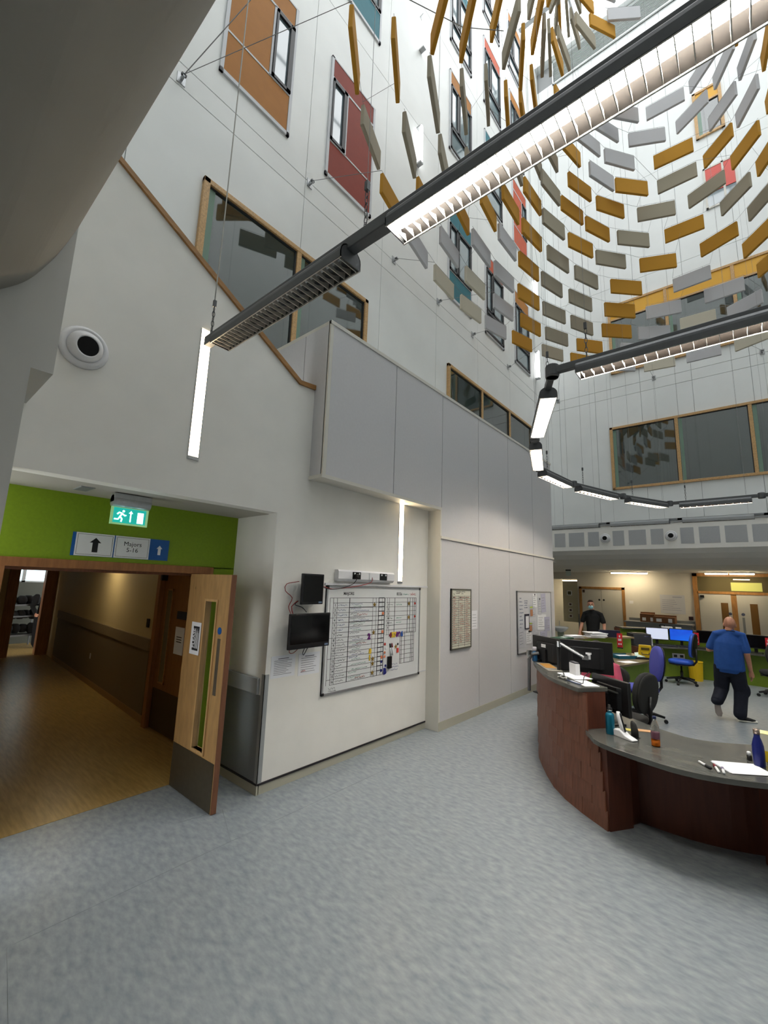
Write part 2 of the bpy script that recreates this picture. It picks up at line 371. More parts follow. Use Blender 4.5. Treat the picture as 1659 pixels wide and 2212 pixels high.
unit(11.2,R4,'orange','G','highest window under the roof, nearest the corner')

# oak framed windows
def oakwin(loc, mat3, wid, hei, mull, label, gm, spand=None):
    WINN[0] += 1
    t = thing('window_%d' % WINN[0], label, 'window', loc, mat3=mat3, kind='structure')
    obj('frame', MB().box(0,wid,0,.07,0,.06).box(0,wid,hei-.07,hei,0,.06).box(0,.08,0,hei,0,.06).box(wid-.08,wid,0,hei,0,.06), oak, t, bevel=.006)
    e = [.04] + list(mull) + [wid-.04]
    for k in mull: obj('mullion', MB().box(k-.04,k+.04,.06,hei-.06,0,.055), oak, t, bevel=.005)
    top = hei-.07
    if spand:
        obj('transom', MB().box(.06,wid-.06,hei-.07-spand-.05,hei-.07-spand,0,.05), oak, t); top = hei-.07-spand-.05
        for i in range(len(e)-1): obj('spandrel_panel', MB().box(e[i]+.04,e[i+1]-.04,hei-.07-spand,hei-.07,.004,.03), M('yellow_spandrel', (222,166,44), .4), t)
    for i in range(len(e)-1):
        p = obj('pane', MB().box(e[i]+.035,e[i+1]-.035,.065,top,.004,.012), gm, t)
        obj('gasket', MB().box(e[i]+.035,e[i+1]-.035,top-.02,top,.012,.03).box(e[i+1]-.06,e[i+1]-.035,.065,top,.012,.03), frame_black, p)
        obj('glass_edge', MB().box(e[i]+.045,e[i]+.13,.065,top-.02,.0125,.014), M('pale_green_reveal', (118,146,130), .2), p)
    return t
oakwin((W0,1.93,5.0), FX, 3.01, 1.92, [1.49], 'oak framed window behind the stair wall', glass_dark)
oakwin((W0,7.60,5.0), FX, 4.85, 1.92, [1.60,3.22], 'long oak framed window above the grey wall panels', glass_dark)
oakwin((-2.93,FYW,5.0), FY, 6.4, 1.94, [1.69,3.27,4.9], 'wide oak framed window on the far wall below the baffles', glass_dark)
oakwin((-2.80,FYW,8.65), FY, 6.2, 2.32, [1.55,3.1,4.65], 'oak framed window with yellow top panels on the far wall', glass_dark, spand=.42)
oakwin((-.17,FYW,15.32), FY, .68, 1.62, [], 'narrow oak framed window with yellow top, high on far wall', glass_dark, spand=.36)
t = thing('window_%d' % (WINN[0]+1), 'coral red panel window on the far wall below the narrow one', 'window', (-.10,FYW,12.9), mat3=FY, kind='structure')
obj('frame', MB().box(0,.75,0,.05,0,.04).box(0,.75,1.3,1.35,0,.04).box(0,.05,0,1.35,0,.04).box(.7,.75,0,1.35,0,.04).box(.42,.47,0,1.35,0,.04), panel_trim, t)
obj('facade_panel', MB().box(.05,.42,.5,1.3,.004,.03), M('coral_red_panel', (214,84,72), .4), t); obj('facade_panel', MB().box(.47,.7,.5,1.3,.004,.03), MATS['coral_red_panel'], t)
obj('pane', MB().box(.05,.7,.05,.5,.004,.014), glass_sky, t)

# frosted tube sconces on the upper wall
def sconce(y, z, label):
    t = thing('wall_tube_light', label, 'wall light', (W0, y, z), mat3=FX, group='vertical tube lights on the left wall')
    obj('tube', MB().lathe([(.035,0),(.045,.02),(.045,.9),(.03,.95)], 12, Matrix.Translation((0,0,.09)) @ Matrix.Rotation(-PI/2,4,'X')), tube_white, t, smooth=True)
    obj('bracket', MB().box(-.05,.05,-.03,.01,0,.13), alu, t); obj('bracket', MB().box(-.05,.05,.9,.94,0,.1), alu, t)
sconce(6.35,14.1,'vertical frosted tube light high on left wall above the lit lamp')
sconce(6.33,11.0,'vertical frosted tube light just above the lit lamp')
sconce(13.0,11.4,'vertical frosted tube light by the corner, upper one')
sconce(13.0,8.75,'vertical frosted tube light low beside the wall corner')

# ------------------------------------------------------------------ hanging baffles
DATA = 'YI,1,3,-1.66,9.11,10.18,0.99;YI,2,3,-1.61,10.03,8.79,0.77;YI,3,3,-1.01,10.32,9.29,0.44;YJ,1,2,-1.98,10.71,8.20,0.75;YJ,2,2,-1.80,10.22,8.40,0.77;YG,1,2,-2.82,10.92,7.79,0.95;YG,2,2,-2.68,11.06,8.22,0.87;GI,1,3,-1.78,9.48,9.22,0.87;GI,2,3,-1.35,9.63,9.60,0.79;GI,3,3,-0.92,9.85,10.20,0.41;YM,1,4,-0.50,10.55,10.03,0.04;YM,2,4,0.07,10.97,9.74,-0.40;YM,3,4,0.66,10.23,8.94,-0.90;YM,4,4,0.91,11.53,9.19,-0.90;YF,1,3,-2.26,8.46,9.96,1.25;YF,2,3,-2.21,8.80,9.33,1.14;YF,3,3,-1.92,9.06,9.75,1.14;GF,1,4,-2.83,8.77,8.66,1.29;GF,2,4,-2.47,7.89,9.32,1.31;GF,3,4,-2.60,8.51,9.00,1.28;GF,4,4,-2.24,9.26,8.86,1.16;GG,1,5,-3.61,11.05,8.35,1.09;GG,2,5,-2.97,9.29,8.32,1.18;GG,3,5,-3.18,10.08,8.19,1.12;GG,4,5,-2.45,9.52,8.54,1.15;GG,5,5,-2.63,10.24,8.36,1.13;LM,1,1,-0.48,11.25,9.21,-0.06;LJ,1,4,-2.15,11.97,7.93,0.72;LJ,2,4,-1.78,11.71,8.11,0.69;LJ,3,4,-1.32,11.52,8.31,0.54;LJ,4,4,-1.08,11.39,8.76,0.26;BN,1,2,-0.48,12.27,8.70,0.07;BN,2,2,0.50,12.85,8.14,-0.41;BJ,1,1,-1.43,13.02,8.20,0.19;LN,1,3,-0.46,13.00,8.16,0.04;LN,2,3,0.07,11.54,8.84,-0.04;LN,3,3,0.41,12.21,8.70,-0.51;YL,1,4,-0.54,9.99,11.53,0.06;YL,2,4,0.22,10.41,11.55,-0.79;YL,3,4,0.62,9.97,10.85,-0.94;YL,4,4,0.91,9.59,10.16,-1.11;GL,1,4,-0.52,10.09,10.97,0.01;GL,2,4,-0.05,10.58,10.78,-0.40;GL,3,4,0.41,10.45,10.25,-0.83;GL,4,4,0.81,10.70,10.07,-0.97;YH,1,3,-1.06,8.41,11.99,0.69;YH,2,3,-1.25,9.17,10.47,0.80;YH,3,3,-0.68,9.92,14.11,0.07;LH,1,5,-1.57,8.69,11.73,1.12;LH,2,5,-1.39,8.86,10.97,0.92;LH,3,5,-1.25,8.68,11.86,0.84;LH,4,5,-0.94,9.45,11.75,0.50;LH,5,5,-0.60,9.91,12.81,0.05;LE,1,2,-1.82,8.22,11.15,1.21;LE,2,2,-1.64,8.35,10.29,1.17;YE,1,4,-2.10,7.55,11.57,1.47;YE,2,4,-2.03,7.66,10.59,1.35;YE,3,4,-2.07,8.39,10.36,1.22;YE,4,4,-1.92,8.15,12.04,1.37;LK,1,6,-0.16,10.42,12.75,-0.56;LK,2,6,0.10,10.09,13.35,-0.83;LK,3,6,0.35,10.03,12.07,-0.87;LK,4,6,0.43,9.60,12.63,-1.10;LK,5,6,0.78,9.55,12.48,-1.23;LK,6,6,0.70,9.57,11.43,-1.12;LC,1,4,-3.98,5.34,7.85,1.75;LC,2,4,-3.68,5.88,8.05,1.67;LC,3,4,-3.35,6.47,8.26,1.60;LC,4,4,-3.03,6.91,8.52,1.55;YD,1,4,-3.89,9.66,8.12,1.28;YD,2,4,-3.04,7.99,8.71,1.39;YD,3,4,-3.20,8.36,8.28,1.32;YD,4,4,-3.49,9.20,8.17,1.30;LD,1,3,-4.03,8.47,7.94,1.33;LD,2,3,-3.66,8.08,8.07,1.41;LD,3,3,-3.35,7.45,8.28,1.46;BD,1,3,-4.16,6.46,7.93,1.60;BD,2,3,-4.12,7.47,7.89,1.45;BD,3,3,-3.70,6.88,7.95,1.53;YC,1,6,-3.62,5.05,8.29,1.77;YC,2,6,-3.41,5.84,8.58,1.74;YC,3,6,-3.05,6.17,8.68,1.68;YC,4,6,-2.86,6.70,9.09,1.59;YC,5,6,-2.80,7.57,9.03,1.43;YC,6,6,-2.64,7.22,9.54,1.51;YA,1,9,-3.30,2.98,8.66,2.22;YA,2,9,-3.83,4.42,7.95,1.79;YA,3,9,-2.98,3.42,8.71,2.16;YA,4,9,-2.39,3.57,9.14,-0.67;YA,5,9,-2.32,4.12,9.58,2.35;YA,6,9,-2.32,5.07,11.09,2.31;YA,7,9,-2.46,5.69,9.83,1.93;YA,8,9,-2.16,5.61,10.55,2.03;YA,9,9,-2.47,6.40,10.49,1.83;GA,1,7,-3.83,3.89,8.62,1.94;GA,2,7,-3.29,4.15,8.32,1.99;GA,3,7,-2.73,3.94,8.51,1.99;GA,4,7,-3.08,4.76,8.38,1.94;GA,5,7,-2.80,4.86,9.42,1.99;GA,6,7,-2.69,5.43,10.06,1.98;GA,7,7,-2.12,5.09,10.38,2.32;GC,1,4,-3.20,5.87,9.31,1.74;GC,2,4,-3.24,6.93,10.31,1.73;GC,3,4,-2.58,6.31,9.47,1.70;GC,4,4,-2.50,7.04,10.16,1.63;YB,1,7,-2.30,6.51,10.95,1.82;YB,2,7,-1.96,5.80,11.35,2.17;YB,3,7,-1.82,6.46,13.12,2.33;YB,4,7,-2.08,7.26,12.54,1.62;YB,5,7,-2.07,7.49,13.61,1.85;YB,6,7,-1.81,8.47,15.26,1.26;YB,7,7,-1.57,9.00,14.86,1.01;GB,1,10,-1.96,5.75,12.06,2.24;GB,2,10,-1.99,6.15,11.27,1.98;GB,3,10,-2.04,6.66,11.88,1.87;GB,4,10,-1.86,6.86,13.51,2.46;GB,5,10,-2.05,7.28,13.65,2.00;GB,6,10,-2.06,7.65,13.07,1.57;GB,7,10,-2.08,8.11,14.62,1.79;GB,8,10,-2.09,8.75,14.99,1.59;GB,9,10,-1.91,8.14,15.07,1.53;GB,10,10,-1.74,8.12,13.80,1.30;LB,1,2,-1.54,9.04,15.90,0.93;LB,2,2,-1.17,9.27,15.14,0.62;YK,1,6,-0.15,10.35,14.18,-0.68;YK,2,6,0.47,9.93,13.84,-1.27;YK,3,6,0.75,9.81,13.64,-1.41;YK,4,6,1.00,9.55,13.46,-1.56;YK,5,6,1.02,9.13,11.97,-1.45;YK,6,6,1.14,10.40,12.20,-1.40;GE,1,2,-2.36,7.50,10.61,1.54;GE,2,2,-2.40,7.57,9.87,1.43'
CN = {'Y':'ochre','G':'taupe','L':'silver grey','B':'pale beige'}
BN = {'A':'above the lit lamp by the left wall','B':'in the dense cluster above the lit lamp','C':'just under the lit lamp before the left wall','D':'low before the left wall',
      'E':'under the lit lamp beside the corner','F':'at mid height beside the wall corner','G':'in the lowest rows beside the corner','H':'high before the far wall, left part',
      'I':'at mid height before the far wall','J':'low before the left part of yellow-topped window','K':'high at the right under the lit lamp','L':'upper right before the far wall',
      'M':'right, just above the yellow-topped window','N':'low at right before the yellow-topped window'}
board = MB().chbox(.72,.055,.345,.008).mesh('board')
hang = MB().tube([(0,0,.17),(0,0,.215)], .003, 5).mesh('hanger')
board_c = {}
panels = []
for rec in DATA.split(';'):
    a = rec.split(','); c, bnd = a[0][0], a[0][1]; i, n = int(a[1]), int(a[2]); x, y, z, ang = map(float, a[3:])
    if c not in board_c:
        me = board.copy(); fix(me); me.materials.append(baffle_mats[c]); board_c[c] = me
    lab = '%s hanging baffle %s' % (CN[c], BN[bnd])
    if n > 1: lab += ', %s from left' % ORD[i]
    t = thing('hanging_baffle', lab, 'baffle', (x, y, z), ang, group='felt baffles hanging in the atrium')
    obj('board', board_c[c], None, t)
    for s in (-.22,.22): obj('hanger', hang, wire_m, t, loc=(s,0,0))
    panels.append((Vector((x,y,z)), ang))
net_root = thing('cable_net', 'thin steel cable net that carries the hanging felt baffles', 'cable net', (-1.0,7.0,8.0))
class Net:
    def tube(s, pts, r, n):
        obj('cable', MB().tube([Vector(p)-Vector((-1.0,7.0,8.0)) for p in pts], r, n), wire_m, net_root)
net = Net()
ends = []
for p, a in panels:
    d = Vector((math.cos(a), math.sin(a), 0)); up = Vector((0,0,.212))
    # canonical direction: away from the viewer first
    ends.append((p-d*.36+up, p+d*.36+up))
    net.tube([p-d*.36+up, p+d*.36+up], .0028, 5)
used = set()
for i, (a0, a1) in enumerate(ends):
    best = None
    for j, (b0, b1) in enumerate(ends):
        if i == j: continue
        for q in (b0, b1):
            dd = (q-a1); D = math.hypot(dd.x, dd.y) + 2.2*abs(dd.z)
            if D < 1.0 and dd.dot(a1-a0) > -.05 and (best is None or D < best[0]): best = (D, q, j)
    if best: net.tube([a1, best[1]], .0028, 5)
# long radial cables from wall brackets to the net
br = [(1.54,7.98),(3.54,8.18),(5.65,8.22),(7.22,8.22),(8.77,8.2),(10.84,8.23)]
tops = [e for q in ends for e in q]
def nearest(p, k=0): return sorted(tops, key=lambda q: (q-Vector(p)).length)[k]
for y, z in br: net.tube([(W0+.09,y,z), nearest((W0+.9,y+.3,z))], .004, 5)
for x in (-4.43,-1.69,.70): net.tube([(x,FYW-.09,8.225), nearest((x,FYW-.6,8.2))], .004, 5)
# near cable that crosses the upper left, and meridian cables between the rings
net.tube([(W0+.09,1.54,7.98),(-4.0,2.1,9.4),(-3.2,3.1,9.9),(-2.5,4.3,9.9),(-2.2,5.0,10.4)], .006, 6)
for i, (a0, a1) in enumerate(ends):
    best = None
    for j, (b0, b1) in enumerate(ends):
        if i == j: continue
        m_ = (b0+b1)/2; dd = m_-a1
        if .3 < dd.z < 1.3 and math.hypot(dd.x,dd.y) < .9 and (best is None or dd.length < best[0]): best = (dd.length, m_)
    if best and i % 2 == 0: net.tube([a1, best[1]], .002, 4)

def bracket(loc, m3, label):
    t = thing('cable_bracket', label, 'bracket', loc, mat3=m3, group='steel cable brackets on the wall seams')
    obj('plate', MB().box(-.05,.05,-.07,.07,0,.012), alu, t)
    obj('eye', MB().box(-.012,.012,-.03,.03,.012,.09), alu, t); obj('bolt', MB().box(-.03,.03,-.012,.012,.06,.09), dark_metal, t)
for k, (y, z) in enumerate(br): bracket((W0,y,z), FX, 'steel cable bracket on the left wall seam, %s from left' % ORD[k+1])
for k, x in enumerate((-4.43,-1.69,.70)): bracket((x,FYW,8.225), FY, 'steel cable bracket on the far wall seam, %s from left' % ORD[k+1])

# ------------------------------------------------------------------ suspended linear luminaires
def halfpipe(L, r=.085, d=.05):
    """dark shell, open at the bottom; runs along +x"""
    n = 10; mb = MB(); th = .006
    outer = [(-r, -d)] + [(-r*math.cos(PI*k/n), r*.8*math.sin(PI*k/n)) for k in range(n+1)] + [(r, -d)]
    inner = [(y*(1-th/r), z-(th if z > 0 else 0)) for y, z in outer]
    m_ = len(outer); vs = []
    for x in (0, L):
        vs += [(x,)+p for p in outer] + [(x,)+p for p in inner]
    fs = []
    for k in range(m_-1):
        fs += [(k,k+1,2*m_+k+1,2*m_+k), (m_+k+1,m_+k,3*m_+k,3*m_+k+1)]
    for b0 in (0, 2*m_):
        for k in range(m_-1): fs.append((b0+k,b0+k+1,b0+m_+k+1,b0+m_+k))
    fs += [(0,m_,3*m_,2*m_), (m_-1,2*m_-1,4*m_-1,3*m_-1)]
    return mb.add(vs, fs)
blade = MB()
bp = [(-.075,-.048),(-.075,.0),(-.03,-.022),(0,-.03),(.03,-.022),(.075,.0),(.075,-.048)]
blade.prism([(y,z) for y,z in bp], -.002, .002, 'x')
blade_me = blade.mesh('louvre_blade'); fix(blade_me); blade_me.materials.append(blade_m)
def luminaire(parent, x0, L, lit, nb, z=-.075, bm=dark_metal):
    b = obj('lamp_body', halfpipe(L), bm, parent, loc=(x0,0,z), smooth=False)
    n = 10; r = .085
    prof_ = [(-r,-.05)] + [(-r*math.cos(PI*k/n), r*.8*math.sin(PI*k/n)) for k in range(n+1)] + [(r,-.05)]
    for xx in (0, L-.006): obj('end_cap', MB().prism(prof_, xx, xx+.006, 'x'), dark_metal, b)
    obj('reflector', MB().box(.01,L-.01,-.075,.075,.028,.032), lamp_off if not lit else plastic_white, b)
    obj('tube', MB().tube([(.03,-.02,.012),(L-.03,-.02,.012)], .012, 10), lamp_on if lit else plastic_white, b, smooth=True)
    if lit:
        obj('lamp_diffuser', MB().box(.012,L-.012,-.074,.046,.022,.026), lamp_on if nb > 13 else lamp_soft, b)
        obj('side_reflector', MB().prism([(.046,.021),(.076,-.046),(.079,-.046),(.079,.021)], .008, L-.008, 'x'), side_reflector_m, b)
    obj('louvre_rail', MB().box(0,L,-.082,-.076,-.052,-.04).box(0,L,.076,.082,-.052,-.04), blade_m, b)
    for k in range(nb):
        o = obj('louvre_blade', blade_me, None, b, loc=(L*(k+.5)/nb,0,0))
    return b
def hanger(parent, x, top, chain=True):
    h = obj('suspension_wire', MB().tube([(x,0,.32 if chain else .03),(x,0,top)], .0018, 5), wire_m, parent)
    if chain:
        ch = MB()
        for k in range(6):
            zc = .05+k*.045; pts = []
            for q in range(9):
                an = 2*PI*q/8; a_, b_ = .012*math.cos(an), .03*math.sin(an)
                pts.append((x+(a_ if k % 2 else 0), (0 if k % 2 else a_), zc+b_))
            ch.tube(pts, .003, 5, cap=False)
        obj('chain', ch, dark_metal, h)
        obj('clip', MB().box(x-.012,x+.012,-.012,.012,.3,.36), dark_metal, h)
beam_m = dark_metal
# near pair, running across from the left wall
t = thing('linear_pendant_light', 'long dark pendant beam with one lit and one unlit louvred lamp', 'pendant light', (-3.42,1.58,4.03), 0)
obj('beam', MB().box(0,4.5,-.035,.035,-.06,.02), beam_m, t, bevel=.006)
luminaire(t, .22, 1.52, False, 30, z=-.09); luminaire(t, 2.08, 1.62, True, 32, z=-.09)
hanger(t, .05, 18); hanger(t, 1.85, 18)
obj('power_flex', MB().tube([(.02,.0,.02),(.03,.01,.15),(.045,.0,.4),(.05,.004,.9),(.05,.004,17)], .006, 6), M('grey_flex', (170,168,160), .5), t)
# the loop around the staff base
LOOP = [((-1.25,3.80),(1.05,3.83),.22,1.6,True,'with lit louvre, nearest on the right',20),
        ((-1.26,3.82),(-2.03,5.40),.30,1.2,True,'swung away from the near corner, pale lit louvre',14),
        ((-2.05,5.45),(-2.54,6.88),.16,1.15,True,'short one beside the window end, left of the loop',12),
        ((-2.55,6.95),(-2.44,8.33),.10,1.1,True,'where the loop turns, left of the far window',10),
        ((-2.43,8.38),(-1.93,9.98),.14,1.25,True,'below left corner of the far oak window',10),
        ((-1.92,10.0),(-1.27,11.33),.14,1.2,True,'sloping down below the far oak window',10),
        ((-1.25,11.33),(.28,11.25),.18,1.22,True,'level one below the far oak window',10),
        ((.30,11.25),(1.6,10.6),.15,1.2,True,'at the right edge below the far window',10)]
for (a, b_, x0, L, lit, lab, nb) in LOOP:
    a = Vector(a+(4.02,)); b_ = Vector(b_+(4.02,)); d = b_-a
    t = thing('linear_pendant_light', 'dark pendant lamp of the loop, '+lab, 'pendant light', a, math.atan2(d.y,d.x), group='pendant lamps in a loop over the desks')
    obj('beam', MB().box(.03,d.length-.02,-.03,.03,-.05,.015), beam_m, t, bevel=.005)
    obj('swivel_joint', MB().lathe([(.055,-.075),(.06,-.065),(.06,.03),(.05,.04)], 16), beam_m, t)
    luminaire(t, x0, min(L, d.length-x0-.06), lit, nb, z=-.085)
    hanger(t, .30, 17.9); hanger(t, d.length-.22, 17.9, False)
# wall-side track in front of the bulkhead
for k, (x0, x1, lab) in enumerate(((-4.45,-3.13,'left end, beside the grey panel wall'),(-2.85,-1.47,'middle, between the two round nozzles'),(-1.2,.18,'right part of the bulkhead'),(.45,1.8,'at the right edge of the bulkhead'))):
    t = thing('linear_pendant_light', 'slim grey lamp hung before the bulkhead, '+lab, 'pendant light', (x0,13.0,3.86), 0, group='slim lamps before the bulkhead')
    obj('beam', MB().box(-.1,x1-x0+.28,-.025,.025,0,.045), guard_grey, t); luminaire(t, 0, x1-x0, False, 10, z=-.03, bm=guard_light)
    hanger(t, .1, 16, False); hanger(t, x1-x0-.1, 16, False)
# recessed vertical strip lights in the left wall
def strip(y0, y1, z0, z1, label):
    t = thing('recessed_strip_light', label, 'wall light', (W1, y0, z0), mat3=FX)
    wd, hg = y1-y0, z1-z0
    obj('trim', MB().box(0,wd,-.03,.0,0,.012).box(-.008,0,-.03,hg,0,.006).box(wd,wd+.008,-.03,hg,0,.006), alu, t)
    obj('diffuser', MB().box(0,wd,.0,hg,.0,.004), strip_on, t)
strip(1.652,1.743,3.07,4.30,'tall lit strip light recessed in the white wall above the door')
strip(4.69,4.785,2.05,3.13,'lit strip light recessed in the wall above the whiteboard')
# jet nozzles
def nozzle(loc, m3, r, label, tilt):
    t = thing('air_nozzle', label, 'air vent', loc, mat3=m3)
    obj('flange', MB().lathe([(r,0),(r*.97,.02),(r*.80,.045),(r*.72,.03)], 28), plastic_white, t, smooth=True)
    ball = MB().lathe([(r*.70,.0),(r*.74,.03),(r*.66,.065),(r*.5,.085),(r*.44,.085),(r*.40,.05)], 28)
    b = obj('ball', ball, plastic_white, t, smooth=True); b.rotation_euler = tilt
    o = obj('opening', MB().lathe([(r*.43,.0835),(r*.43,.0845)], 24), black_void, b)
nozzle((W1,.785,3.69), FX, .165, 'round white air nozzle on the wall beside the soffit', (.12,.1,0))
nozzle((-3.21,FYW-.02,3.565), FY, .145, 'round white air nozzle on the bulkhead, left one', (0,0,0))
nozzle((-1.567,FYW-.02,3.565), FY, .145, 'round white air nozzle on the bulkhead, right one', (0,0,0))

# ------------------------------------------------------------------ green door wall, corridor beyond
struct('wall_green', MB().box(-4.62,-4.5,.40,2.66,2.11,2.72).box(-4.62,-4.5,2.355,2.66,0,2.12).box(-4.62,-4.5,.35,.60,0,2.12), green_paint, 'lime green wall above the corridor door')
wd = struct('wall_corridor_right', MB().prism([(-4.62,2.66),(-5.30,2.66),(-5.30,2.80),(-6.45,2.80),(-6.45,2.70),(-13.6,3.10),(-13.6,3.3),(-4.62,3.3)], 0, 2.5, 'z'), M('corridor_cream_paint', (196,178,134), .7), 'cream corridor wall seen through the open door')
cd_ = Vector((-13.6+6.5, 3.10-2.70, 0)).normalized(); cn = Vector((cd_.y, -cd_.x, 0))
if cn.y > 0: cn = -cn
def along(s, off, z): p = Vector((-6.5,2.702,0)) + cd_*s + cn*off; return (p.x, p.y, z)
def cbox(s0, s1, z0, z1, d):
    return MB().add([along(s0,0,z0),along(s1,0,z0),along(s1,d,z0),along(s0,d,z0),along(s0,0,z1),along(s1,0,z1),along(s1,d,z1),along(s0,d,z1)], [(0,1,2,3),(4,5,6,7),(0,1,5,4),(1,2,6,5),(2,3,7,6),(3,0,4,7)])
dado_m = M('brown_grey_dado', (112,98,74), .6)
obj('dado_panel', cbox(.1,6.3,.10,.96,.012), dado_m, wd); obj('bumper_rail', cbox(.1,6.3,.96,1.12,.03), M('bumper_rail_tan', (128,112,86), .6), wd)
obj('skirting', cbox(.05,6.3,0,.10,.018), M('skirting_tan', (150,118,70), .5), wd)
obj('light_switch', cbox(.22,.30,1.27,1.39,.02), plastic_black, wd); obj('socket', cbox(3.0,3.09,.45,.55,.012), plastic_white, wd)
struct('wall_corridor_left', MB().box(-13.6,-4.62,.30,.45,0,2.5), MATS['corridor_cream_paint'], 'cream left wall of the corridor')
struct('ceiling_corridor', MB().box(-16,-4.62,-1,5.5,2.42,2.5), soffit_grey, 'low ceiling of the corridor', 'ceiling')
# end of the corridor: door frame, room with a window
ef = struct('door_frame_corridor_end', MB().box(-13.75,-13.55,2.14,2.34,0,2.42).box(-13.75,-13.55,2.86,3.12,0,2.42), door_frame_m, 'brown door frame at the far end of the corridor', 'door frame')
obj('door_leaf', MB().box(-13.7,-13.6,.45,2.14,0,2.42), MATS['corridor_cream_paint'], ef)
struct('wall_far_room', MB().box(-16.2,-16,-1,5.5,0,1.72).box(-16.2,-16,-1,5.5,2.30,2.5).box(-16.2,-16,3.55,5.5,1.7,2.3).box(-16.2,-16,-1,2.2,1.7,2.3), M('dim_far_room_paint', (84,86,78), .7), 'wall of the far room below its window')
t = thing('window_30', 'bright blinded window at the end of the corridor', 'window', (-16.0,2.2,1.72), mat3=FX, kind='structure')
obj('frame', MB().box(0,1.35,0,.04,0,.05).box(0,1.35,.54,.58,0,.05).box(.60,.68,0,.58,0,.05).box(0,.04,0,.58,0,.05).box(1.31,1.35,0,.58,0,.05), alu, t)
obj('pane', MB().box(0,1.35,0,.58,-.02,0), M('daylit_window_blind', (190,215,220), .4, emit=(190,225,235), es=1.3), t)
for k in range(9): obj('blind_slat', MB().box(.70,1.30,.05+k*.055,.058+k*.055,.005,.03), plastic_white, t)
# clutter in the far room
t = thing('supply_trolley', 'dark cluttered trolley in the room beyond the corridor', 'trolley', (-15.3,2.6,0), .2)
obj('shelf', MB().box(-.25,.25,-.6,.6,.30,.34), dark_metal, t); obj('shelf', MB().box(-.25,.25,-.6,.6,.80,.84), dark_metal, t); obj('shelf', MB().box(-.25,.25,-.6,.6,1.1,1.14), dark_metal, t)
for sx in (-1,1):
    for sy in (-1,1): obj('leg', MB().box(sx*.24-.015,sx*.24+.015,sy*.58-.015,sy*.58+.015,0,1.14), dark_metal, t)
for k in range(21): obj('bag', MB().ell((random.uniform(-.1,.1),-.52+(k % 7)*.17,.48+(k//7)*.38), (.16,.12,random.uniform(.12,.17)), 8), M('dark_fabric', (30,28,28), .9), t, smooth=True)
# brown side door with glazed slit
d2 = thing('door_2', 'brown corridor side door with a glazed slit', 'door', (-5.32,2.68,0), kind='structure')
obj('frame', MB().box(-1.12,-1.02,-.04,.12,0,2.12).box(0,.06,-.04,.12,0,2.12).box(-1.12,.06,-.04,.12,2.05,2.14), door_frame_m, d2)
brown_door = M('brown_door_veneer', (132,88,44), .5, var=.1, scale=3, stretch=(8,8,1.2), detail=6)
lf = obj('leaf', MB().box(-1.02,0,.02,.065,.01,2.05), brown_door, d2)
obj('kick_plate', MB().box(-1.0,-.02,.012,.02,.02,.52), M('brown_kick_plate', (64,48,30), .5), lf)
obj('glazing', MB().box(-.86,-.72,.012,.02,.62,1.82), M('slit_glazing', (120,112,92), .1), lf)
obj('glazing_bead', MB().box(-.875,-.86,.005,.02,.60,1.84).box(-.72,-.705,.005,.02,.60,1.84).box(-.875,-.705,.005,.02,.60,.62).box(-.875,-.705,.005,.02,1.82,1.84), oak_dark, lf)
obj('name_plate', MB().box(-.52,-.24,.01,.02,1.46,1.56), M('navy_plate', (24,34,56), .5), lf)
obj('notice', MB().box(-.52,-.28,.012,.02,1.02,1.36), paper, lf)
nt = MB()
for k in range(3): nt.box(-.47,-.33,.0105,.012,1.17+k*.03,1.18+k*.03)
obj('print', nt, ink, lf)
obj('door_closer', MB().box(-.99,-.94,-.06,.02,1.95,2.03), plastic_black, lf)
# corridor ceiling lamp
t = thing('ceiling_lamp', 'warm corridor ceiling lamp just above the door head', 'lamp', (-8.6,2.35,2.42))
obj('housing', MB().lathe([(.17,-.03),(.18,0)], 20), plastic_white, t); obj('diffuser', MB().lathe([(.10,-.05),(.15,-.03)], 20), lamp_warm, t)
t = thing('ceiling_lamp', 'warm corridor ceiling lamp hidden behind the door head', 'lamp', (-5.6,1.3,2.42))
obj('housing', MB().lathe([(.17,-.03),(.18,0)], 20), plastic_white, t); obj('diffuser', MB().lathe([(.10,-.05),(.15,-.03)], 20), M('dim_warm_diffuser', (255,230,180), .5, emit=(255,214,140), es=3), t)
# main door: frame + open leaf
d1 = thing('door_1', 'open maple corridor door with glazed slit and grey kick plate', 'door', (-4.5,2.22,0), kind='structure')
obj('frame', MB().box(-.14,.02,-1.62,.19,2.045,2.12).box(-.14,.02,.09,.14,0,2.05).box(-.14,.02,-1.62,-1.55,0,2.05), door_frame_m, d1, bevel=.004)
obj('stop', MB().box(-.10,-.06,-1.55,.10,2.02,2.045).box(-.10,-.06,.075,.10,0,2.045), door_edge, d1)
# leaf stands perpendicular to the wall: local x outwards, face towards -y
gx0, gx1, gz0, gz1 = .375, .585, .44, 1.78
leaf = obj('leaf', MB().box(.0,gx0,-.045,0,.005,2.04).box(gx1,.80,-.045,0,.005,2.04).box(gx0,gx1,-.045,0,.005,gz0).box(gx0,gx1,-.045,0,gz1,2.04), door_ply, d1)
obj('lipping', MB().box(.80,.812,-.046,.001,.005,2.04), door_edge, leaf)
obj('kick_plate', MB().box(.01,.79,-.049,-.045,.008,.40), kick_grey, leaf)
obj('glazing', MB().box(gx0,gx1,-.006,-.002,gz0,gz1), M('clear_glass', (235,240,238), .02, trans=1, ior=1.12), leaf)
obj('glazing_bead', MB().box(gx0-.022,gx0+.002,-.052,.01,gz0-.022,gz1+.022).box(gx1,gx1+.022,-.058,.01,gz0-.022,gz1+.022).box(gx0,gx1,-.058,.01,gz0-.022,gz0).box(gx0,gx1,-.058,.01,gz1,gz1+.022), oak, leaf)
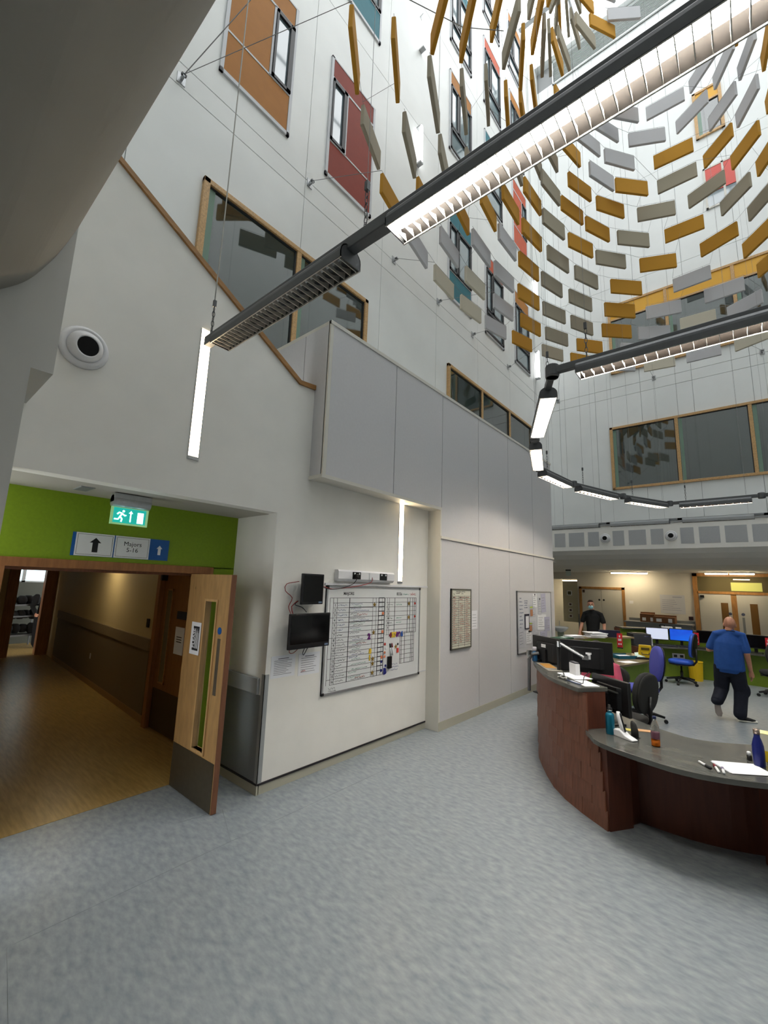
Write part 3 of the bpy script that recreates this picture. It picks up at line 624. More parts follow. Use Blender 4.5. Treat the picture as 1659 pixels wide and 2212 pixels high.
obj('push_plate', MB().box(.655,.705,-.049,-.045,.95,1.45), M('satin_steel', (120,112,98), .4, metal=.7), leaf, bevel=.001)
obj('fire_disc', MB().lathe([(.033,.045),(.033,.0485)], 20, Matrix.Translation((.675,0,1.52)) @ Matrix.Rotation(PI/2,4,'X')), blue_sign, leaf)
nn = thing('notice', 'black and white notice taped to the open maple door', 'notice', (-4.36,2.171,1.255), mat3=FY)
obj('sheet', MB().box(0,.19,0,.31,0,.002), paper, nn)
obj('black_field', MB().box(.045,.165,.04,.27,.002,.0025), ink, nn)
text(nn, 'PLEASE', .06, .070, .155, .003, paper, rot=PI/2)
lm = MB()
for k in range(6): lm.box(.095+k*.011,.100+k*.011,.06,.25-.02*(k % 3),.0026,.003)
obj('print', lm, paper, nn)
tx_ = text(leaf, '6', .04, .13, -.0462, 1.90, M('faded_grey_print', (120,100,70), .6)); tx_.rotation_euler = (PI/2,0,0)
# corner guard, alcove guard panel
t = thing('corner_guard', 'grey corner guard on the wall edge below the notices', 'guard', (W1,2.64,.10))
obj('profile', MB().box(-.045,.005,-.006,.0,0,.985).box(.0,.005,-.006,.045,0,.985), guard_light, t)
t = thing('wall_guard_panel', 'dark grey wall guard panel beside the open door', 'guard', (-4.49,2.636,.105))
obj('panel', MB().box(0,.725,0,.003,0,.78), guard_grey, t); obj('bumper_rail', MB().box(0,.70,-.03,.0,.785,.94), guard_light, t, bevel=.008)
# signs over the door
t = thing('direction_sign', 'white and blue Majors 5-16 arrow sign on the green wall', 'sign', (-4.5,1.085,2.16), mat3=FX)
obj('blue_board', MB().box(0,.825,0,.205,0,.008), blue_sign, t)
for k, (a, b) in enumerate(((.025,.325),(.335,.64))):
    s = obj('white_sheet', MB().box(a,b,.002,.206,.008,.010), paper, t)
    obj('border', MB().box(a+.012,b-.012,.014,.0165,.010,.0105).box(a+.012,b-.012,.1915,.194,.010,.0105).box(a+.012,a+.0145,.014,.194,.010,.0105).box(b-.0145,b-.012,.014,.194,.010,.0105), ink, s)
arrow = [(-.022,0),(.022,0),(.022,.085),(.045,.085),(0,.13),(-.045,.085),(-.022,.085)]
o = obj('arrow', MB().prism(arrow, .010, .011, 'z'), ink, t, loc=(.178,.037,0))
o = obj('arrow', MB().prism([(x*.62,y*.72) for x,y in arrow], .008, .0095, 'z'), paper, t, loc=(.735,.052,0))
text(t, 'Majors', .058, .4875, .135, .0108, ink, bold=0); text(t, '5-16', .058, .4875, .078, .0108, ink, bold=0)
t = thing('exit_sign', 'lit green running man exit sign under the alcove ceiling', 'exit sign', (-4.1,1.235,2.43), mat3=FX)
obj('housing', MB().lathe([(.05,0),(.05,.30)], 20, Matrix.Translation((-.005,.20,0)) @ Matrix.Rotation(PI/2,4,'Y')).box(-.005,.295,.19,.262,-.045,.045), alu, t)
exm = M('exit_sign_face_lit', (20,140,120), .3, emit=(20,140,130), es=.8); exw = M('exit_pictogram_lit', (240,250,250), .3, emit=(220,250,255), es=1.3)
obj('acrylic_edge', MB().box(-.005,.295,.0,.16,-.004,.004), M('acrylic_green_edge', (150,190,130), .2, emit=(150,200,140), es=.3), t)
fc_ = obj('face', MB().box(.015,.275,.015,.145,.004,.006), exm, t)
obj('door_symbol', MB().box(.205,.255,.025,.12,.006,.007), exw, fc_)
obj('arrow', MB().prism([(.146,.03),(.156,.03),(.156,.105),(.168,.105),(.151,.128),(.134,.105),(.146,.105)], .006, .007, 'z'), exw, fc_)
rm = MB()
for pts in ([(.085,.098),(.068,.07)],[(.068,.07),(.085,.05),(.080,.025)],[(.068,.068),(.055,.045),(.025,.045)],[(.084,.095),(.105,.08),(.115,.085)],[(.083,.098),(.060,.104),(.045,.088)]):
    rm.tube([(x,y,.0065) for x,y in pts], .006, 6)
rm.ell((.092,.118,.0065), (.010,.010,.003), 10)
obj('running_man', rm, exw, fc_)
t = thing('ceiling_vent', 'small grey grille in the alcove ceiling left of exit sign', 'vent', (-4.15,1.03,2.70))
obj('frame', MB().box(-.11,.11,-.05,.05,-.006,0), guard_light, t); obj('grille', MB().box(-.10,.10,-.04,.04,-.008,-.006), guard_grey, t)

# ------------------------------------------------------------------ whiteboard wall: board, screens, trunking, notices
def pen(mb, x0, x1, y, h, z, n=None, wgt=.0016):
    """a scribbled word between x0 and x1"""
    n = n or max(3, int((x1-x0)/(h*.35))); pts = []
    for k in range(n+1): pts.append((x0+(x1-x0)*k/n, y+(random.random()-.5)*h, z))
    mb.tube(pts, wgt, 4)
inks = {'k': M('marker_black', (40,38,44), .6), 'b': M('marker_blue', (52,70,140), .6), 'g': M('marker_green', (70,160,130), .6), 'r': M('marker_red', (200,50,50), .6)}
WBW, WBH = 1.83, 1.20
t = thing('whiteboard', 'large whiteboard with patient grid and handwriting', 'whiteboard', (W1,3.375,.765), mat3=FX)
obj('backing_rail', MB().box(-.02,WBW+.20,WBH+.005,WBH+.03,0,.012), plastic_white, t); obj('backing_rail', MB().box(WBW,WBW+.19,.02,.035,0,.008), plastic_white, t)
obj('board', MB().box(0,WBW,0,WBH,0,.018), M('whiteboard_enamel', (222,224,224), .25), t)
obj('frame', MB().box(0,WBW,0,.022,.0,.024).box(0,WBW,WBH-.022,WBH,0,.024).box(0,.022,0,WBH,0,.024).box(WBW-.022,WBW,0,WBH,0,.024), alu, t)
for x in (.0,WBW-.03):
    for y in (0,WBH-.03): obj('corner_cap', MB().box(x,x+.03,y,y+.03,.01,.028), plastic_black, t)
g = MB(); Z0, Z1 = .018, .0195
def hl(x0,x1,y,wt=.004): g.box(x0,x1,y-wt/2,y+wt/2,Z0,Z1)
def vl(x,y0,y1,wt=.004): g.box(x-wt/2,x+wt/2,y0,y1,Z0,Z1)
top, bot = 1.06, .10; rows = 17; rh = (top-bot)/rows
colx = [.06,.115,.175,.38,.80,.865,.915,.985,1.03]
for k in range(rows+1): hl(.06 if k % 4 == 0 else .115, 1.03, top-k*rh)
for x in colx: vl(x, bot, top, .010 if x in (.38,.915,1.03) else .004)
hl(.38,.80,top-2*rh,.009); hl(.38,.80,top-5*rh,.009)
for k in range(rows): hl(.915,1.03,top-k*rh,.010)
cx2 = [1.045,1.09,1.13,1.245,1.53,1.59,1.65,1.69,1.73]
for k in range(9): hl(1.045 if k < 1 else 1.07, 1.73, top-k*rh*1.05)
for x in cx2: vl(x, top-8*rh*1.05, top, .008 if x > 1.5 or x == 1.245 else .004)
for k in range(8): hl(1.38,1.69,.60-k*.058)
for x in (1.38,1.41,1.48,1.62,1.655,1.69): vl(x,.194,.60,.007)
obj('grid_lines', g, inks['k'], t)
pens = {k: MB() for k in inks}
for k in range(1, rows):
    y = top-(k+.5)*rh
    pen(pens['k' if k > 6 else 'b'], .19, .28+random.random()*.07, y, .022, .0195)
    if k not in (13,14): pen(pens[random.choice('kkbg')], .40, .5+random.random()*.18, y+.012, .016, .0195, wgt=.0013)
    if random.random() < .7: pen(pens[random.choice('ggbk')], .45, .58+random.random()*.16, y-.012, .014, .0195, wgt=.0013)
    if k in (3,9,16): pen(pens['r'], .52, .70, y, .024, .0195)
for k in (1,4,5): pen(pens['k'], 1.10, 1.2, top-(k+.5)*rh*1.05, .02, .0195); pen(pens['g'], 1.28, 1.4, top-(k+.5)*rh*1.05, .015, .0195)
for y, x1 in ((.20,1.33),(.165,1.36),(.13,1.34)): pen(pens['b'], 1.20, x1, y, .022, .0195)
pen(pens['r'], 1.58, 1.72, 1.115, .03, .0195); pen(pens['r'], 1.60, 1.72, 1.10, .02, .0195); pen(pens['g'], 1.42, 1.55, 1.105, .02, .0195)
pen(pens['k'], .10, .20, .06, .02, .0195); pen(pens['k'], .10, .22, .035, .018, .0195)
for k, n_ in (('k','handwriting'),('b','blue_handwriting'),('g','green_handwriting'),('r','red_handwriting')): obj(n_, pens[k], inks[k], t)
text(t, 'MAJORS', .05, .36, 1.11, .0195, inks['k']); text(t, 'ECGs', .05, 1.34, 1.11, .0195, inks['k'])
for k in range(1, 17): text(t, str(k), .040, .145, top-(k+.5)*rh, .0195, inks['k'])
for k in range(1, 7): text(t, str(k), .036, 1.11, top-(k+.5)*rh*1.05, .0195, inks['k'])
# magnets, pens and eraser on the board
def on_board(x, y): return (W1+.019, 3.375+x, .765+y)
star = [(.032*math.sin(PI*k/5)*(1 if k % 2 == 0 else .45), .032*math.cos(PI*k/5)*(1 if k % 2 == 0 else .45)) for k in range(10)]
gold = M('gold_star_magnet', (150,118,44), .4, metal=.3)
for x, y, lab in ((.83,top-1.5*rh,'in the top patient row'),(.83,top-7.6*rh,'halfway down the main grid'),(.83,top-13.3*rh,'fourth of the main grid column'),(.83,top-14.3*rh,'directly above the lowest one'),(.83,top-16.2*rh,'at the foot of the main grid'),(1.56,top-1.4*rh,'in the top row under ECGs'),(1.56,top-4.7*rh,'in the right grid, lower one'),(1.29,.42,'loose beside the small grid')):
    tag(obj('star_magnet', MB().prism(star,0,.004,'z'), gold, None), 'gold star magnet on the whiteboard '+lab, 'magnet', 'gold star magnets on the whiteboard').matrix_world = Matrix.Translation(on_board(x,y)) @ FX.to_4x4()
def dot(x, y, r, mt, lab):
    tag(obj('round_magnet', MB().lathe([(r,0),(r,.006),(r*.8,.008)], 16), mt, None), lab+' on the whiteboard', 'magnet', 'round magnets on the whiteboard').matrix_world = Matrix.Translation(on_board(x,y)) @ FX.to_4x4()
mred, mblue, morange = M('magnet_red', (190,60,50), .4), M('magnet_blue', (40,44,120), .4), M('magnet_orange', (225,130,90), .4)
dot(1.0,top-3.5*rh,.02,morange,'highest orange round magnet in the main grid'); dot(1.0,top-7.6*rh,.02,morange,'middle orange round magnet in the main grid'); dot(1.0,top-13.2*rh,.02,morange,'lowest orange round magnet in the main grid')
dot(1.0,top-14.2*rh,.016,mblue,'upper dark blue round magnet in the main grid'); dot(1.0,top-16.1*rh,.018,mblue,'lower dark blue round magnet in the main grid')
dot(1.06,.47,.018,mred,'plain red round magnet right of the main grid'); dot(1.085,.42,.02,plastic_white,'white round magnet right of the main grid')
dot(1.06,.365,.016,morange,'upper small orange magnet below the white magnet'); dot(1.06,.315,.016,morange,'lower small orange magnet below the white magnet')
dot(1.33,.45,.014,plastic_black,'black round magnet by the loose star'); dot(1.70,top-1.4*rh,.016,mred,'red round magnet in the top right row'); dot(1.70,top-4.6*rh,.016,mred,'red round magnet in the right grid lower row'); dot(1.085,.20,.016,mblue,'blue round magnet beside the eraser')
def numeral(s, x, y, size, mt, lab):
    t_ = thing('number_magnet', lab, 'magnet', on_board(x,y), mat3=FX, group='coloured number magnets on the whiteboard')
    cu = bpy.data.curves.new('n','FONT'); cu.body = s; cu.size = size; cu.align_x = 'CENTER'; cu.align_y = 'CENTER'; cu.extrude = .004; cu.offset = .006; cu.resolution_u = 2
    to = bpy.data.objects.new('n', cu); me = bpy.data.meshes.new_from_object(to); bpy.data.objects.remove(to)
    me.materials.clear(); me.materials.append(mt); o = bpy.data.objects.new('numeral', me); C.objects.link(o); o.parent = t_
    o.location = (0,0,.004)
mpur, myel, mbl2, mmar = M('foam_purple', (110,44,120), .6), M('foam_yellow', (226,190,60), .6), M('foam_blue', (44,90,170), .6), M('foam_maroon', (120,40,60), .6)
numeral('2',.745,top-8.4*rh,.09,mpur,'purple foam number 2 on the whiteboard')
numeral('8',.775,top-11.6*rh,.08,myel,'yellow foam number on the whiteboard, upper one'); numeral('1',.77,top-13.0*rh,.08,myel,'yellow foam number 1 on the whiteboard below the other')
numeral('4',1.165,top-8.6*rh,.085,mmar,'maroon foam number 4 under the right grid'); numeral('5',1.215,top-8.6*rh,.085,myel,'left yellow foam number five under the right grid'); numeral('7',1.26,top-8.6*rh,.085,myel,'right yellow foam number seven under the right grid')
numeral('0',1.305,top-8.6*rh,.085,mpur,'left purple foam number zero under the right grid'); numeral('9',1.355,top-8.6*rh,.085,mpur,'right purple foam number nine under the right grid'); numeral('6',1.41,top-8.6*rh,.085,mbl2,'blue foam number 6 under the right grid')
numeral('B',1.07,.13,.10,mblue,'dark blue foam shape at the bottom of the whiteboard')
tag(obj('red_tag_magnet', MB().chbox(.04,.06,.012,.003), M('tag_red', (206,62,48), .5)), 'red square tag magnet below the loose gold star', 'magnet').matrix_world = Matrix.Translation(on_board(1.325,.37)) @ Matrix.Translation((.006,0,0)) @ FX.to_4x4()
t = thing('board_eraser', 'black board eraser stuck on the lower whiteboard', 'eraser', on_board(1.15,.235), mat3=FX)
obj('body', MB().box(-.035,.035,-.075,.075,.008,.03), plastic_black, t, bevel=.004); obj('felt', MB().box(-.034,.034,-.074,.074,0,.008), M('felt_grey', (70,68,66), .9), t)
for k, (x, c_, lab) in enumerate(((1.165,ink,'with black cap'),(1.205,M('cap_maroon',(120,30,40),.4),'with maroon cap'))):
    t = thing('marker_pen', 'white marker pen clipped on the whiteboard '+lab, 'pen', on_board(x,.42), mat3=FX)
    obj('barrel', MB().tube([(0,0,.01),(.018,-.10,.01)], .009, 10), plastic_white, t, smooth=True); obj('cap', MB().tube([(-.009,.05,.01),(0,0,.01)], .0095, 10), c_, t, smooth=True)
# trunking with sockets
t = thing('power_trunking', 'white wall trunking with black sockets above the whiteboard', 'trunking', (W1,3.50,2.02), mat3=FX)
obj('channel', MB().prism([(0,0),(.135,0),(.135,.055),(.115,.07),(.03,.07),(0,.045)], 0, 1.03, 'x').add([],[]), plastic_white, t)
for x, mt in ((.30,plastic_black),(.80,plastic_black)):
    s = obj('socket', MB().box(x-.07,x+.07,.03,.115,.068,.076), mt, t); obj('switch', MB().box(x-.05,x-.03,.085,.105,.076,.082).box(x+.03,x+.05,.085,.105,.076,.082), plastic_white, s)
obj('data_outlet', MB().box(.53,.60,.03,.115,.068,.078), plastic_white, t)
obj('plug', MB().box(.255,.295,.04,.09,.076,.115), plastic_black, t, bevel=.006)
# two screens
scr = M('screen_black_glass', (12,12,13), .12)
def screen(loc, yaw, wid, hei, label, low=False):
    m3 = Matrix.Rotation(yaw,3,'Z') @ FX
    t = thing('wall_monitor', label, 'monitor', loc, mat3=m3)
    obj('bezel', MB().box(-wid/2,wid/2,0,hei,-.02,.012), plastic_black, t, bevel=.006)
    obj('panel', MB().box(-wid/2+.018,wid/2-.018,.05 if low else .03,hei-.02,.012,.013), scr, t)
    obj('rear_shell', MB().prism([(-wid*.42,-.02),(wid*.42,-.02),(wid*.30,-.075),(-wid*.30,-.075)], .03, hei-.05, 'y').add([],[]), plastic_black, t)
    obj('wall_arm', MB().box(-.03,.03,hei*.4,hei*.6,-.16,-.07), dark_metal, t)
    obj('badge', MB().box(wid/2-.07,wid/2-.02,.012,.03,.012,.0135), M('badge_blue', (110,130,160), .4), t)
    return t
screen((W1+.14,3.06,1.765), .10, .32, .32, 'smaller black wall screen above the larger one'); screen((W1+.16,3.04,1.325), .04, .56, .35, 'larger black wall screen beside the whiteboard', True)
cab = M('red_cable', (150,46,42), .5)
def cable(name, pts, r, mt, label): return tag(obj(name, MB().tube(spline(pts,.03), r, 6), mt, smooth=True), label, 'cable')
cable('red_cable', [(W1+.09,3.2,1.97),(W1+.06,3.4,1.93),(W1+.05,3.55,1.935),(W1+.06,3.85,1.97),(W1+.09,4.05,2.02),(W1+.085,4.07,2.08)], .004, cab, 'red network cable from the data outlet to the small screen')
cable('black_cable', [(W1+.10,3.78,2.07),(W1+.09,3.74,2.0),(W1+.055,3.6,1.945),(W1+.06,3.4,1.925),(W1+.09,3.2,1.955)], .004, plastic_black, 'black power cable from the trunking plug to the small screen')
cable('red_cable', [(W1+.07,2.93,2.0),(W1+.03,2.80,1.97),(W1+.03,2.79,1.90),(W1+.06,2.86,1.83),(W1+.05,2.83,1.74),(W1+.09,2.84,1.66)], .004, cab, 'red cable looping left of the two wall screens')
cable('red_cable', [(W1+.08,2.92,1.80),(W1+.06,2.86,1.74),(W1+.08,2.87,1.66)], .005, cab, 'red cable bundle between the two wall screens')
cable('black_cable', [(W1+.08,2.93,1.80),(W1+.06,2.90,1.76),(W1+.06,3.0,1.73),(W1+.09,3.04,1.68)], .004, plastic_black, 'black cable between the two wall screens')
cable('red_cable', [(W1+.12,2.83,1.335),(W1+.06,2.87,1.28),(W1+.05,2.93,1.27),(W1+.08,3.0,1.34)], .0035, cab, 'thin red cable hanging below the larger screen')
cable('black_cable', [(W1+.12,3.03,1.34),(W1+.08,3.03,1.27),(W1+.07,3.05,1.24),(W1+.08,3.07,1.28),(W1+.12,3.07,1.34)], .004, plastic_black, 'black cable loop below the larger screen')
# notices under the screens
def notice(loc, m3, w_, h_, label, n, hd=True, rotz=0, extra=None):
    t = thing('notice', label, 'notice', loc, mat3=m3 @ Matrix.Rotation(rotz,3,'Z'))
    obj('sheet', MB().box(0,w_,0,h_,0,.002), paper, t)
    p = MB()
    if hd: p.box(w_*.28,w_*.72,h_*.84,h_*.87,.002,.0026)
    for k in range(n):
        y = h_*(.76-.62*k/max(1,n-1)); p.box(w_*.12,w_*(.6+.28*random.random()),y,y+h_*.016,.002,.0026)
    obj('print', p, M('notice_print', (96,98,108), .7), t)
    return t
notice((W1,2.70,1.035), FX, .30, .215, 'laminated notice with dense text beside the wall corner', 9)
nn = notice((W1,3.045,1.02), FX, .295, .225, 'laminated notice with a red word below the larger screen', 7)
pm = MB(); pen(pm,.04,.10,.045,.02,.003,wgt=.002); obj('red_word', pm, inks['r'], nn)
# boards on the grey panels
t = thing('tall_whiteboard', 'tall narrow whiteboard chart full of red handwriting', 'whiteboard', (PX,5.705,1.065), mat3=FX)
bw, bh = .61, .905
obj('board', MB().box(0,bw,0,bh,0,.018), M('chart_enamel', (214,214,198), .3), t)
obj('frame', MB().box(0,bw,0,.02,0,.025).box(0,bw,bh-.02,bh,0,.025).box(0,.025,0,bh,0,.025).box(bw-.02,bw,0,bh,0,.025), M('chart_frame_grey', (120,118,108), .4, metal=.5), t)
g = MB(); red = MB(); kk = MB()
for k in range(23):
    y = .79-k*.0335; g.box(.025,bw-.02,y,y+.004,.018,.0195)
    if k < 21:
        for c0 in (.04,.235,.42):
            if random.random() < .9: pen(red, c0+.01, c0+.07+random.random()*.09, y-.015, .016, .0195, wgt=.002)
for x in (.215,.40): g.box(x,x+.004,.03,.80,.018,.0195)
obj('grid_lines', g, inks['k'], t)
for y, a, b in ((.86,.14,.42),(.84,.14,.25),(.825,.06,.10),(.83,.30,.36)): pen(kk, a, b, y, .02, .0195, wgt=.0025)
for c0 in (.05,.235,.42): pen(kk, c0, c0+.05, .772, .02, .0195, wgt=.003)
obj('handwriting', kk, inks['k'], t); obj('red_handwriting', red, M('faded_red_marker', (170,70,60), .6), t)
notice((PX,6.365,1.335), FX, .19, .29, 'grey laminated sheet right of the tall chart', 5, False)
t = thing('notice_board', 'large notice board covered with papers near the wall end', 'notice board', (PX,8.12,.77), mat3=FX)
bw, bh = 1.85, 1.19
obj('board', MB().box(0,bw,0,bh,0,.015), M('noticeboard_enamel', (206,208,212), .35), t)
obj('frame', MB().box(0,bw,0,.02,0,.022).box(0,bw,bh-.02,bh,0,.022).box(0,.03,0,bh,0,.022).box(bw-.02,bw,0,bh,0,.022), alu, t)
tx = MB()
for k in range(14): pen(tx, .10, .10+.1+.1*random.random(), 1.05-k*.07, .02, .017, wgt=.002)
for k in range(4): pen(tx, .35, .5, 1.0-k*.045, .02, .017, wgt=.002)
obj('handwriting', tx, M('board_ink_blue', (110,120,150), .6), t)
tints = [M('sheet_white', (236,238,240), .6), M('sheet_grey', (196,198,204), .6), M('sheet_lilac', (186,186,206), .6), M('sheet_tan', (182,160,140), .6)]
sheets = [(.78,.86,.22,.28,0,'white sheet with a black clip, top middle'),(1.06,.70,.18,.36,1,'narrow grey sheet right of the clipped white sheet'),(1.26,.74,.26,.40,2,'lilac sheet with a tan square at top right'),(.58,.66,.36,.26,1,'grey sheet with an orange chart in the middle'),
          (1.0,.40,.50,.32,0,'tilted white sheets in the middle right'),(1.40,.35,.32,.30,2,'pale lilac sheet at the right edge'),(.52,.38,.36,.22,1,'pale grey sheet below the orange chart'),(.40,.16,.26,.26,0,'white clipped sheet hanging lower left'),(.75,.12,.34,.24,1,'grey sheet low in the middle'),(1.15,.10,.40,.26,2,'pale sheet low on the right'),(.07,.10,.24,.38,1,'long grey list at the lower left')]
for x, y, a, b, c_, lab in sheets:
    s = thing('pinned_sheet', lab+' of the notice board', 'paper', (PX+.015,8.12+x,.77+y), mat3=FX @ Matrix.Rotation(random.uniform(-.06,.06),3,'Z'), group='sheets on the notice board')
    obj('sheet', MB().box(0,a,0,b,.001+.0004*len(lab) % .003,.004+.0004*len(lab) % .003), tints[c_], s)
    p = MB()
    for k in range(5): p.box(a*.12,a*(.5+.4*random.random()),b*(.2+.14*k),b*(.2+.14*k)+.008,.0045,.0075)
    obj('print', p, M('sheet_print', (140,142,150), .7), s)
    if 'clip' in lab: obj('clip', MB().box(a*.45,a*.55,b*.86,b*.98,.004,.015), plastic_black, s)
    if 'orange' in lab: obj('chart', MB().box(a*.15,a*.5,b*.1,b*.6,.0045,.008), M('chart_orange', (190,130,90), .6), s); obj('chart_band', MB().box(a*.15,a*.5,b*.72,b*.84,.0045,.008), M('chart_lime', (190,210,80), .6), s)
t = thing('hanging_clipboard', 'black framed clipboard on the notice board', 'clipboard', (PX+.016,8.46,1.22), mat3=FX)
obj('back', MB().box(0,.22,0,.29,0,.012), M('navy_clipboard', (36,36,54), .5), t); obj('sheet', MB().box(.03,.19,.02,.25,.012,.014), paper, t)

# ------------------------------------------------------------------ staff base desks
walnut = M('walnut_cladding', (116,70,50), .45, var=.16, scale=4, stretch=(12,12,1.3), detail=7)
walnut_dark = M('walnut_panel', (90,46,30), .5, var=.14, scale=3, stretch=(9,9,1), detail=7)
slate = M('slate_grey_worktop', (78,78,74), .22, col2=(92,92,86), scale=2, stretch=(1,5,1), detail=6, spec=.6)
green_lam = M('green_laminate', (104,128,30), .5, var=.04, scale=12)
green_in = M('lime_laminate', (140,170,52), .5)
def ribbon(outer, inner, z0, z1):
    n = len(outer); vs = [(p[0],p[1],z) for z in (z0,z1) for q in zip(outer,inner) for p in q]
    fs = []
    for i in range(n-1):
        a = 2*i
        fs += [(a,a+1,a+3,a+2), (2*n+a,2*n+a+2,2*n+a+3,2*n+a+1), (a,a+2,2*n+a+2,2*n+a), (a+1,2*n+a+1,2*n+a+3,a+3)]
    fs += [(0,2*n,2*n+1,1), (2*n-2,2*n-1,4*n-1,4*n-2)]
    return MB().add(vs, fs)
def offs(pts, d):
    out = []
    for i, p in enumerate(pts):
        t_ = (pts[min(i+1,len(pts)-1)]-pts[max(i-1,0)]); t_ = Vector((t_.x,t_.y,0)).normalized()
        out.append(p + Vector((-t_.y,t_.x,0))*d)     # left of travel = inside of the desk
    return out
def V3(l): return [Vector((x,y,0)) for x,y in l]
pathA = spline(V3([(-2.62,7.6),(-2.45,6.6),(-2.22,5.80),(-2.075,5.463),(-1.754,4.930),(-1.532,4.68),(-1.292,4.49),(-1.082,4.353)]), .06)
def arc(pts):
    s = [0]
    for i in range(1,len(pts)): s.append(s[-1]+(pts[i]-pts[i-1]).length)
    return s
SA = arc(pathA)
def at(s):
    for i in range(1,len(pathA)):
        if SA[i] >= s or i == len(pathA)-1:
            k = (s-SA[i-1])/(SA[i]-SA[i-1]); p = pathA[i-1].lerp(pathA[i],k); t_ = (pathA[i]-pathA[i-1]).normalized()
            return p, t_, Vector((t_.y,-t_.x,0))       # outward normal
LA = SA[-1]; s_up = LA-.20
dk = thing('reception_desk', 'curved walnut clad staff desk with slate grey worktops', 'desk', (0,0,0))
low = [p for p in pathA]; up = [p for p,s in zip(pathA,SA) if s <= s_up]
obj('base_wall', ribbon(low, offs(low,.25), 0, .70), walnut_dark, dk)
obj('upper_wall', ribbon(up, offs(up,.24), .735, 1.06), walnut_dark, dk)
obj('counter_top', ribbon(offs(up,-.055), offs(up,.27), 1.06, 1.10), slate, dk, bevel=.004)
outer = spline(V3([(-2.45,7.6),(-2.36,6.7),(-2.1,5.75),(-1.75,5.05),(-1.45,4.72),(-1.25,4.42),(-1.10,4.215),(-.728,4.075),(-.421,4.045),(-.027,4.2),(.45,4.55),(.85,5.1),(1.15,5.9),(1.3,6.8)]), .08)
innr0 = spline(V3([(-2.08,7.6),(-2.02,6.8),(-1.68,6.1),(-1.3,5.6),(-1.15,5.38),(-1.09,5.29),(-1.041,5.243),(-.765,5.04),(-.47,4.95),(-.11,5.15),(.05,5.35),(.2,5.7),(.35,6.2),(.45,6.8)]), .08)
def resample(pts, n):
    s = arc(pts); out = []
    for k in range(n):
        t_ = s[-1]*k/(n-1); i = 1
        while i < len(s)-1 and s[i] < t_: i += 1
        out.append(pts[i-1].lerp(pts[i], (t_-s[i-1])/max(1e-9,s[i]-s[i-1])))
    return out
no = 90
obj('worktop', ribbon(resample(outer,no), resample(innr0,no), .695, .735), slate, dk, bevel=.003)
pm_ = spline(V3([(-.93,4.71),(-.711,4.70),(-.45,4.72),(-.09,4.85),(.3,5.15),(.5,5.6),(.62,6.4)]), .08)
obj('modesty_panel', ribbon(pm_, offs(pm_,.03), 0, .70), walnut_dark, dk)
p_, t_, n_ = at(LA)
obj('end_panel', ribbon([p_, Vector((-.915,4.72,0))], [p_+Vector((-.03,.02,0)), Vector((-.95,4.74,0))], 0, .695), walnut_dark, dk)
obj('end_block', ribbon(V3([(-.09,4.72),(.06,4.42)]), V3([(.0,4.78),(.14,4.46)]), 0, .695), walnut_dark, dk)
# overlapping cladding tiles
rows_ = 7; rh_ = 1.055/rows_
for r in range(rows_):
    z1 = 1.055-r*rh_; z0 = z1-rh_-.006
    if r == rows_-1: z0 = 0
    s_end = s_up if r < 2 else LA-.075+.0165*(r-2)
    s = .3+(.13 if r % 2 else 0); ew = .26
    while s < s_end-.02:
        e_ = min(s+ew, s_end)
        if s_end-e_ < .09: e_ = s_end
        if r == 2 and s < s_up-.01 < e_-.02: e_ = s_up
        zt = .694 if r == 2 and s >= s_up-.01 else z1
        vs = []
        for ss in (s+.002, e_-.002):
            p, t2, n2 = at(ss)
            for z, dz in ((z0,.020),(zt,.010)):
                vs += [tuple((p+n2*.001)+Vector((0,0,z))), tuple((p+n2*dz)+Vector((0,0,z)))]
        obj('cladding_tile', MB().add(vs, [(0,1,3,2),(4,6,7,5),(0,4,5,1),(2,3,7,6),(1,5,7,3),(0,2,6,4)]), walnut, dk)
        s = e_
# mid desk with lime inside
md = thing('staff_desk', 'green fronted staff desk with slate worktop and raised ledge', 'desk', (0,0,0))
mo = spline(V3([(-2.95,8.3),(-2.85,9.3),(-2.55,10.2),(-2.1,10.75)]), .15); mi = spline(V3([(-2.05,8.35),(-1.845,8.79),(-1.62,9.7),(-1.60,10.05)]), .15)
obj('worktop', ribbon(resample(mo,20), resample(mi,20), .70, .735), M('tan_grey_worktop', (120,108,84), .35), md)
fm = [p for p in offs(resample(mi,20), .06)]
obj('green_panel', ribbon(fm, offs(fm,.03), 0, .70), green_lam, md)
obj('green_end', ribbon(V3([(-2.02,8.42),(-2.9,8.36)]), V3([(-2.02,8.46),(-2.9,8.40)]), 0, .70), green_lam, md)
lo_ = offs(resample(mo,20), -.14)
obj('raised_back', ribbon(resample(mo,20), offs(resample(mo,20),-.03), .735, 1.04), green_in, md)
obj('ledge', ribbon(offs(resample(mo,20),.16), offs(resample(mo,20),-.14), 1.04, 1.07), M('ledge_tan', (140,124,92), .4), md)
obj('outer_panel', ribbon(offs(resample(mo,20),.12), offs(resample(mo,20),.09), 0, 1.04), walnut_dark, md)
